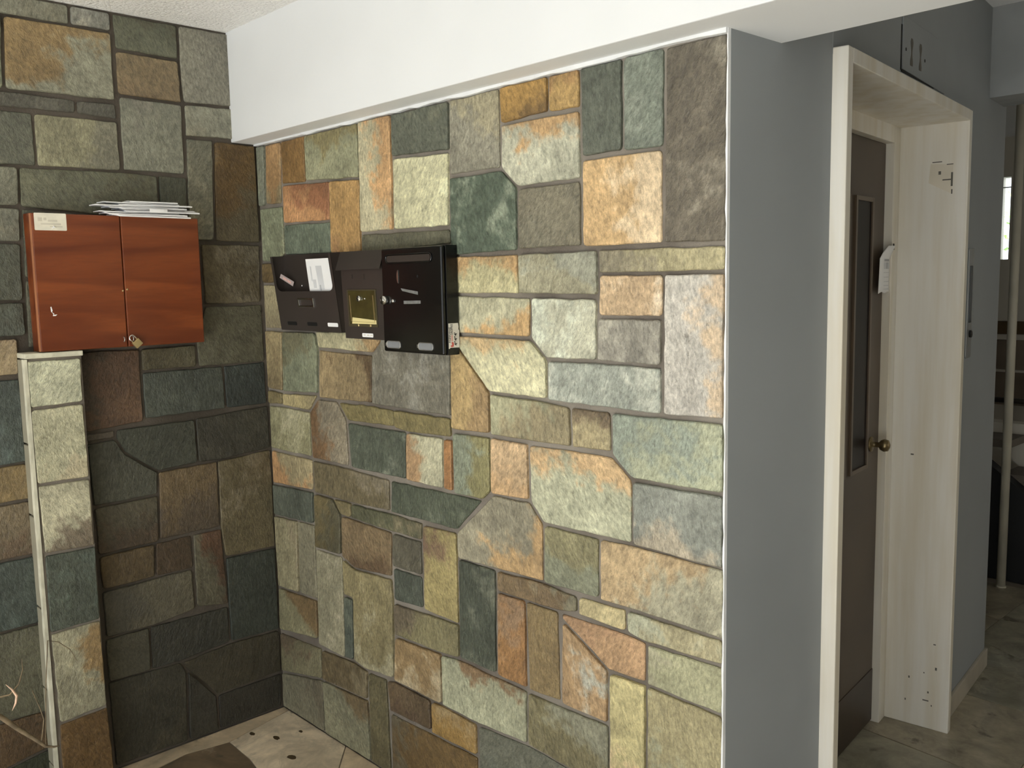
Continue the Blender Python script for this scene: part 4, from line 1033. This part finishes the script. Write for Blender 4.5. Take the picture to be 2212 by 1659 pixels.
# --- open hopper of dark brown metal
bx = empty('letter_box', (-2.67, W1 - 0.01, 1.447), 'open dark brown metal letter box with a white letter in it, leftmost of three', 'letter box', 'letter boxes on the stone wall')
X0, X1, Z0, Z1 = -2.856, -2.478, 1.447, 1.699
def hop(z): return 0.030 + (0.062 - 0.030) * (z - Z0) / (Z1 - Z0)    # depth of the slanted front
box('back_plate', (X0, W1 - WB - 0.0015, Z0), (X1, W1 - WB, Z1 + 0.004), BROWNMETAL, bx)
prism('side_panel', [(WB, Z0), (hop(Z0), Z0), (hop(Z1), Z1), (WB, Z1 + 0.002)], lambda a, b, d: (d, W1 - a, b), X0, X0 + 0.0012, BROWNMETAL, bx)
prism('side_panel', [(WB, Z0), (hop(Z0), Z0), (hop(Z1), Z1), (WB, Z1 + 0.002)], lambda a, b, d: (d, W1 - a, b), X1 - 0.0012, X1, BROWNMETAL, bx)
box('bottom_panel', (X0 + 0.0012, W1 - hop(Z0), Z0), (X1 - 0.0012, W1 - WB - 0.0015, Z0 + 0.0012), BROWNMETAL, bx)
# front panel with the scooped opening, right border leaves a narrow strip
op = [(X0, Z0), (X1, Z0), (X1, Z1), (X1 - 0.012, Z1)]
oz = 1.580
rr_ = 0.026
for k in range(7):
    t = math.radians(90 * k / 6)
    op.append((X1 - 0.012 - rr_ + rr_ * math.cos(t), oz + rr_ - rr_ * math.sin(t)))
for k in range(7):
    t = math.radians(90 * k / 6)
    op.append((X0 + 0.014 + rr_ - rr_ * math.sin(t), oz + rr_ - rr_ * math.cos(t)))
op += [(X0 + 0.014, Z1), (X0, Z1)]
prism('front_panel', op, lambda a, b, d: (a, W1 - hop(b) - d, b), -0.0012, 0.0, BROWNMETAL, bx)
def HF(a, b, d): return (a, W1 - hop(b) - d, b)
hold = multi('name_holder', [prism_vf([(-2.716, 1.527), (-2.618, 1.527), (-2.618, 1.5325), (-2.716, 1.5325)], HF, 0, 0.003), prism_vf([(-2.716, 1.551), (-2.618, 1.551), (-2.618, 1.557), (-2.716, 1.557)], HF, 0, 0.003),
                             prism_vf([(-2.716, 1.5325), (-2.708, 1.5325), (-2.708, 1.551), (-2.716, 1.551)], HF, 0, 0.003), prism_vf([(-2.626, 1.5325), (-2.618, 1.5325), (-2.618, 1.551), (-2.626, 1.551)], HF, 0, 0.003)], CHROME, bx, 0.0008)
for i, a in enumerate((-2.806, -2.678, -2.553)):
    s_ = prism('peep_slot', rounded(a, 1.465, a + 0.060, 1.4775, 0.004, 3), HF, 0.0, 0.0006, PAPER if i == 2 else BLACK, bx)
prism('advert_sticker', [(-2.828, 1.640), (-2.775, 1.612), (-2.781, 1.597), (-2.834, 1.627)], lambda a, b, d: (a + 0.002, W1 - 0.040 - d - (a + 2.83) * -0.35, b), 0.0, 0.0006, simple('shaded_sticker_paper', (0.36, 0.30, 0.29), 0.6), bx)  # paper colour darkened for the shade inside the box
for (a, b) in ((-2.812, 1.6235), (-2.795, 1.6145)):
    prism('sticker_print', [(a - 0.006, b + 0.006), (a + 0.008, b - 0.002), (a + 0.006, b - 0.008), (a - 0.008, b)], lambda a, b, d: (a + 0.002, W1 - 0.0408 - d - (a + 2.83) * -0.35, b), 0.0, 0.0004, PINKINK, bx)
mesh_obj('rivet', *tube_vf([WF(-2.735, 1.598, WB + 0.001), WF(-2.735, 1.598, WB + 0.005), WF(-2.735, 1.598, WB + 0.006)], [0.004, 0.004, 0.002], 10), CHROME, bx, True)

let = empty('letter', (-2.60, W1 - 0.03, 1.50), 'white letter standing in the open brown letter box', 'letter')
def LE(a, b, d): return (a + 0.016, W1 - 0.034 - d - (b - 1.55) * 0.05, b)
prism('sheet', [(-2.655, 1.500), (-2.530, 1.500), (-2.527, 1.600), (-2.540, 1.685), (-2.676, 1.685)], LE, 0.0, 0.0012, PAPER, let)
prism('address_window', [(-2.604, 1.585), (-2.572, 1.585), (-2.582, 1.662), (-2.618, 1.662)], LE, 0.0012, 0.0016, PALEPRINT, let)
prism('printed_mark', [(-2.648, 1.615), (-2.641, 1.612), (-2.645, 1.66), (-2.652, 1.662)], LE, 0.0012, 0.0016, PALEPRINT, let)
prism('printed_block', [(-2.636, 1.590), (-2.618, 1.590), (-2.621, 1.618), (-2.639, 1.618)], LE, 0.0012, 0.0016, PALEPRINT, let)
prism('printed_code', [(-2.597, 1.582), (-2.590, 1.582), (-2.593, 1.600), (-2.600, 1.600)], LE, 0.0016, 0.0019, PRINT, let)

# --- hooded box with an olive window
b2 = empty('letter_box', (-2.32, W1 - 0.01, 1.432), 'narrow dark brown hooded letter box with a yellowish window, middle of three', 'letter box', 'letter boxes on the stone wall')
X0, X1 = -2.434, -2.212
dz0, dz1 = 0.045, 0.054
def dp(z): return dz0 + (dz1 - dz0) * (z - 1.432) / (1.645 - 1.432)
prism('body', [(WB, 1.432), (dp(1.432), 1.432), (dp(1.645), 1.645), (dp(1.645) - 0.006, 1.692), (WB, 1.698)], lambda a, b, d: (d, W1 - a, b), X0, X1, BROWNMETAL, b2, 0.0015)
hood = prism('hood', [(WB, 1.7005), (0.050, 1.7005), (0.070, 1.645), (0.068, 1.643), (0.049, 1.6975), (WB, 1.6985)], lambda a, b, d: (d, W1 - a, b), X0 - 0.006, X1 + 0.004, BROWNMETAL, b2, 0.0006)
def BF(a, b, d): return (a, W1 - dp(b) - d, b)
multi('name_holder', [prism_vf([(-2.375, 1.614), (-2.308, 1.614), (-2.308, 1.617), (-2.375, 1.617)], BF, 0, 0.002), prism_vf([(-2.375, 1.617), (-2.372, 1.617), (-2.372, 1.630), (-2.375, 1.630)], BF, 0, 0.002), prism_vf([(-2.311, 1.617), (-2.308, 1.617), (-2.308, 1.630), (-2.311, 1.630)], BF, 0, 0.002)], BROWNMETAL, b2)
wn = prism('window', [(-2.402, 1.478), (-2.256, 1.478), (-2.258, 1.580), (-2.402, 1.580)], BF, 0.0, 0.0016, SMOKED, b2)
multi('window_frame', [prism_vf([(-2.406, 1.470), (-2.252, 1.470), (-2.252, 1.478), (-2.406, 1.478)], BF, 0, 0.003), prism_vf([(-2.406, 1.580), (-2.252, 1.580), (-2.252, 1.584), (-2.406, 1.584)], BF, 0, 0.003),
                       prism_vf([(-2.406, 1.478), (-2.400, 1.478), (-2.400, 1.580), (-2.406, 1.580)], BF, 0, 0.003), prism_vf([(-2.258, 1.478), (-2.252, 1.478), (-2.252, 1.580), (-2.258, 1.580)], BF, 0, 0.003)], simple('window_bezel', (0.065, 0.055, 0.03), 0.3), b2, 0.0008)
for a in (-2.392, -2.268):
    prism('window_glint_edge', [(a, 1.486), (a + 0.003, 1.486), (a + 0.001, 1.566), (a - 0.002, 1.566)], BF, 0.0014, 0.0030, BRASS, wn)
mesh_obj('keyhole', *tube_vf([BF(-2.340, 1.556, 0.0), BF(-2.340, 1.556, 0.007), BF(-2.340, 1.556, 0.008), BF(-2.340, 1.556, 0.005)], [0.0095, 0.0095, 0.007, 0.004], 14), CHROME, b2, True)
mesh_obj('rivet', *tube_vf([BF(-2.311, 1.556, 0.001), BF(-2.311, 1.556, 0.004)], [0.003, 0.002], 8), CHROME, b2, True)
for a in (-2.352, -2.288):
    mesh_obj('rivet', *tube_vf([BF(a, 1.4745, 0.0025), BF(a, 1.4745, 0.005), BF(a, 1.4745, 0.0058)], [0.0042, 0.0042, 0.002], 10), BRASS, b2, True)
lbl = prism('name_label', rounded(-2.340, 1.4385, -2.283, 1.4505, 0.003, 3), BF, 0.0, 0.0008, PAPER, b2)
for a in (-2.333, -2.314, -2.297):
    prism('name_print', [(a, 1.4438), (a + 0.011, 1.4438), (a + 0.011, 1.4462), (a, 1.4462)], BF, 0.0008, 0.0011, FADEDPRINT, lbl)
yl = empty('yellow_letter', (-2.32, W1 - 0.05, 1.478), 'yellow paper seen at the bottom of the letter box window', 'letter')
prism('sheet', [(-2.388, 1.479), (-2.259, 1.479), (-2.259, 1.491), (-2.384, 1.4985)], BF, 0.0016, 0.0026, YELLOWPAPER, yl)
prism('fold', [(-2.386, 1.485), (-2.266, 1.483), (-2.266, 1.4845), (-2.386, 1.4870)], BF, 0.0026, 0.0030, simple('paper_fold_shadow', (0.45, 0.37, 0.16), 0.8), yl)

# --- black box with a rounded door
b3 = empty('letter_box', (-2.06, W1 - 0.01, 1.400), 'glossy black metal letter box with rounded slot, rightmost and largest of three', 'letter box', 'letter boxes on the stone wall')
X0, X1, Z0, Z1, DD = -2.203, -1.923, 1.401, 1.702, 0.066
box('body', (X0, W1 - DD + 0.014, Z0), (X1, W1 - WB, Z1), BLACKMETAL, b3, 0.002)
drp = box('door', (X0 + 0.001, W1 - DD, Z0 + 0.001), (X1 - 0.001, W1 - DD + 0.0132, Z1 - 0.001), BLACKMETAL, b3)
add_bevel(drp, 0.006, 5)
def TF(a, b, d): return (a, W1 - DD - d, b)
def ring_vf(outer, inner, fn, d0, d1):
    n = len(outer)
    V = [fn(a, b, d0) for a, b in outer] + [fn(a, b, d1) for a, b in outer] + [fn(a, b, d1) for a, b in inner] + [fn(a, b, d0) for a, b in inner]
    F = []
    for i in range(n):
        j = (i + 1) % n
        F += [(i, j, n + j, n + i), (n + i, n + j, 2 * n + j, 2 * n + i), (2 * n + i, 2 * n + j, 3 * n + j, 3 * n + i), (3 * n + i, 3 * n + j, j, i)]
    return V, F
fl = prism('slot_flap', rounded(-2.174, 1.661, -1.970, 1.679, 0.009, 6), TF, -0.0005, 0.0012, BROWNMETAL, drp)
mesh_obj('slot_rim', *ring_vf(rounded(-2.180, 1.656, -1.964, 1.684, 0.0138, 6), rounded(-2.175, 1.660, -1.969, 1.680, 0.0098, 6), TF, 0.0, 0.003), BLACKMETAL, drp, True)
lk = mesh_obj('keyhole', *tube_vf([TF(-2.184, 1.552, 0.0), TF(-2.184, 1.552, 0.012), TF(-2.184, 1.552, 0.014), TF(-2.184, 1.552, 0.011)], [0.0125, 0.0125, 0.010, 0.005], 16), CHROME, drp, True)
mesh_obj('rivet', *tube_vf([TF(-2.147, 1.550, 0.0), TF(-2.147, 1.550, 0.004), TF(-2.147, 1.550, 0.005)], [0.0055, 0.005, 0.002], 10), CHROME, drp, True)
crescent = [(-2.119 + 0.006 * math.cos(math.radians(t)) * -1, 1.619 + 0.019 * math.sin(math.radians(t))) for t in range(-80, 81, 20)] + [(-2.1205 + 0.001 * math.cos(math.radians(t)), 1.619 + 0.019 * math.sin(math.radians(t))) for t in range(80, -81, -20)]
prism('emblem_remnant', crescent, TF, 0.0, 0.0022, CHROME, drp)
prism('screw_hole', disc(-2.031, 1.619, 0.004, 10), TF, 0.0, 0.0006, BLACK, drp)
prism('tape_residue', [(-2.110, 1.586), (-2.031, 1.5765), (-2.031, 1.5675), (-2.103, 1.5785)], TF, 0.0, 0.0004, TAPE, drp)
prism('tape_residue', [(-2.098, 1.5505), (-2.020, 1.5515), (-2.020, 1.5425), (-2.098, 1.5415)], TF, 0.0, 0.0004, TAPE, drp)
for a in (-2.184, -2.034):
    pw = prism('peep_window', rounded(a, 1.414, a + 0.064, 1.4325, 0.008, 5), TF, 0.0, 0.0010, CLEARPLASTIC, drp)
    mesh_obj('window_rim', *ring_vf(rounded(a - 0.002, 1.412, a + 0.066, 1.4345, 0.0095, 5), rounded(a, 1.414, a + 0.064, 1.4325, 0.008, 5), TF, 0.0, 0.0022), DULLMETAL, pw, True)
    prism('window_tab', rounded(a - 0.007, 1.418, a - 0.002, 1.428, 0.002, 3), TF, 0.0, 0.0016, DULLMETAL, pw)
# advert sticker on the right side of the black box, lettering turned a quarter
XS = X1 + 0.0002
st = prism('advert_sticker', [(1.5925, 1.4190), (1.5965, 1.4190), (1.5970, 1.4215), (1.6305, 1.4210), (1.6305, 1.4690), (1.6280, 1.4700), (1.6285, 1.4790), (1.6270, 1.4885), (1.5925, 1.4885)], lambda a, b, d: (XS + d, a, b), 0.0, 0.0005, STICKERGREY, b3)
XT = XS + 0.0007
text_mesh('lettering', "49494'", 0.0135, (0, 0, 1), (0, -1, 0), (XT, 1.6215, 1.4270), INK, st, 0.0004)
text_mesh('lettering', "ΒΑΡΙΒΑΡΑΣ", 0.0078, (0, 0, 1), (0, -1, 0), (XT, 1.5990, 1.4350), INK, st, 0.0002)
text_mesh('lettering', "24ΩΡΕΣ", 0.0082, (0, 0, 1), (0, -1, 0), (XT, 1.6065, 1.4570), INK, st, 0.0001)
prism('printed_handset', [(1.598, 1.4265), (1.602, 1.4225), (1.609, 1.424), (1.611, 1.431), (1.608, 1.4375), (1.6015, 1.436), (1.604, 1.430)], lambda a, b, d: (XS + d, a, b), 0.0005, 0.0008, REDINK, st)
box('printed_bar', (XS + 0.0005, 1.6015, 1.4390), (XS + 0.0008, 1.6075, 1.4560), PINKINK, st)

# ---------------------------------------------------------------- dry branches at the lower left
tw = empty('dry_plant', (-2.55, 0.50, 0.0), 'bare dry plant twigs in front of the lower left stone wall', 'plant')
X = -2.55
tube('branch', [(X, 0.30, 0.0), (X, 0.38, 0.30), (X, 0.50, 0.56), (X, 0.576, 0.506), (X, 0.612, 0.461), (X + .01, 0.647, 0.423), (X + .02, 0.672, 0.395), (X + .02, 0.692, 0.386), (X + .03, 0.702, 0.389)], [0.012, 0.010, 0.008, 0.0065, 0.006, 0.005, 0.004, 0.003, 0.0015], TWIG, tw, 8)
tube('twig', [(X + .015, 0.664, 0.408), (X + .02, 0.668, 0.44), (X + .02, 0.673, 0.47), (X + .01, 0.668, 0.50), (X, 0.655, 0.55)], [0.0022, 0.002, 0.0018, 0.0014, 0.0008], TWIG, tw, 6)
tube('twig', [(X, 0.535, 0.56), (X + .01, 0.60, 0.56), (X + .02, 0.620, 0.585), (X + .02, 0.632, 0.62), (X + .02, 0.632, 0.65)], [0.003, 0.0024, 0.002, 0.0014, 0.0008], TWIG, tw, 6)
tube('dry_leaf', [(X + .02, 0.590, 0.594), (X + .022, 0.603, 0.577), (X + .025, 0.612, 0.558), (X + .022, 0.609, 0.538), (X + .02, 0.600, 0.520)], [0.0006, 0.0024, 0.0034, 0.0026, 0.0006], TWIGPALE, tw, 8)
tube('twig', [(X + .02, 0.672, 0.395), (X + .03, 0.68, 0.55), (X + .03, 0.694, 0.684), (X + .03, 0.72, 0.672), (X + .03, 0.748, 0.642), (X + .03, 0.763, 0.606)], [0.0014, 0.0012, 0.0014, 0.0012, 0.0010, 0.0006], TWIG, tw, 6)
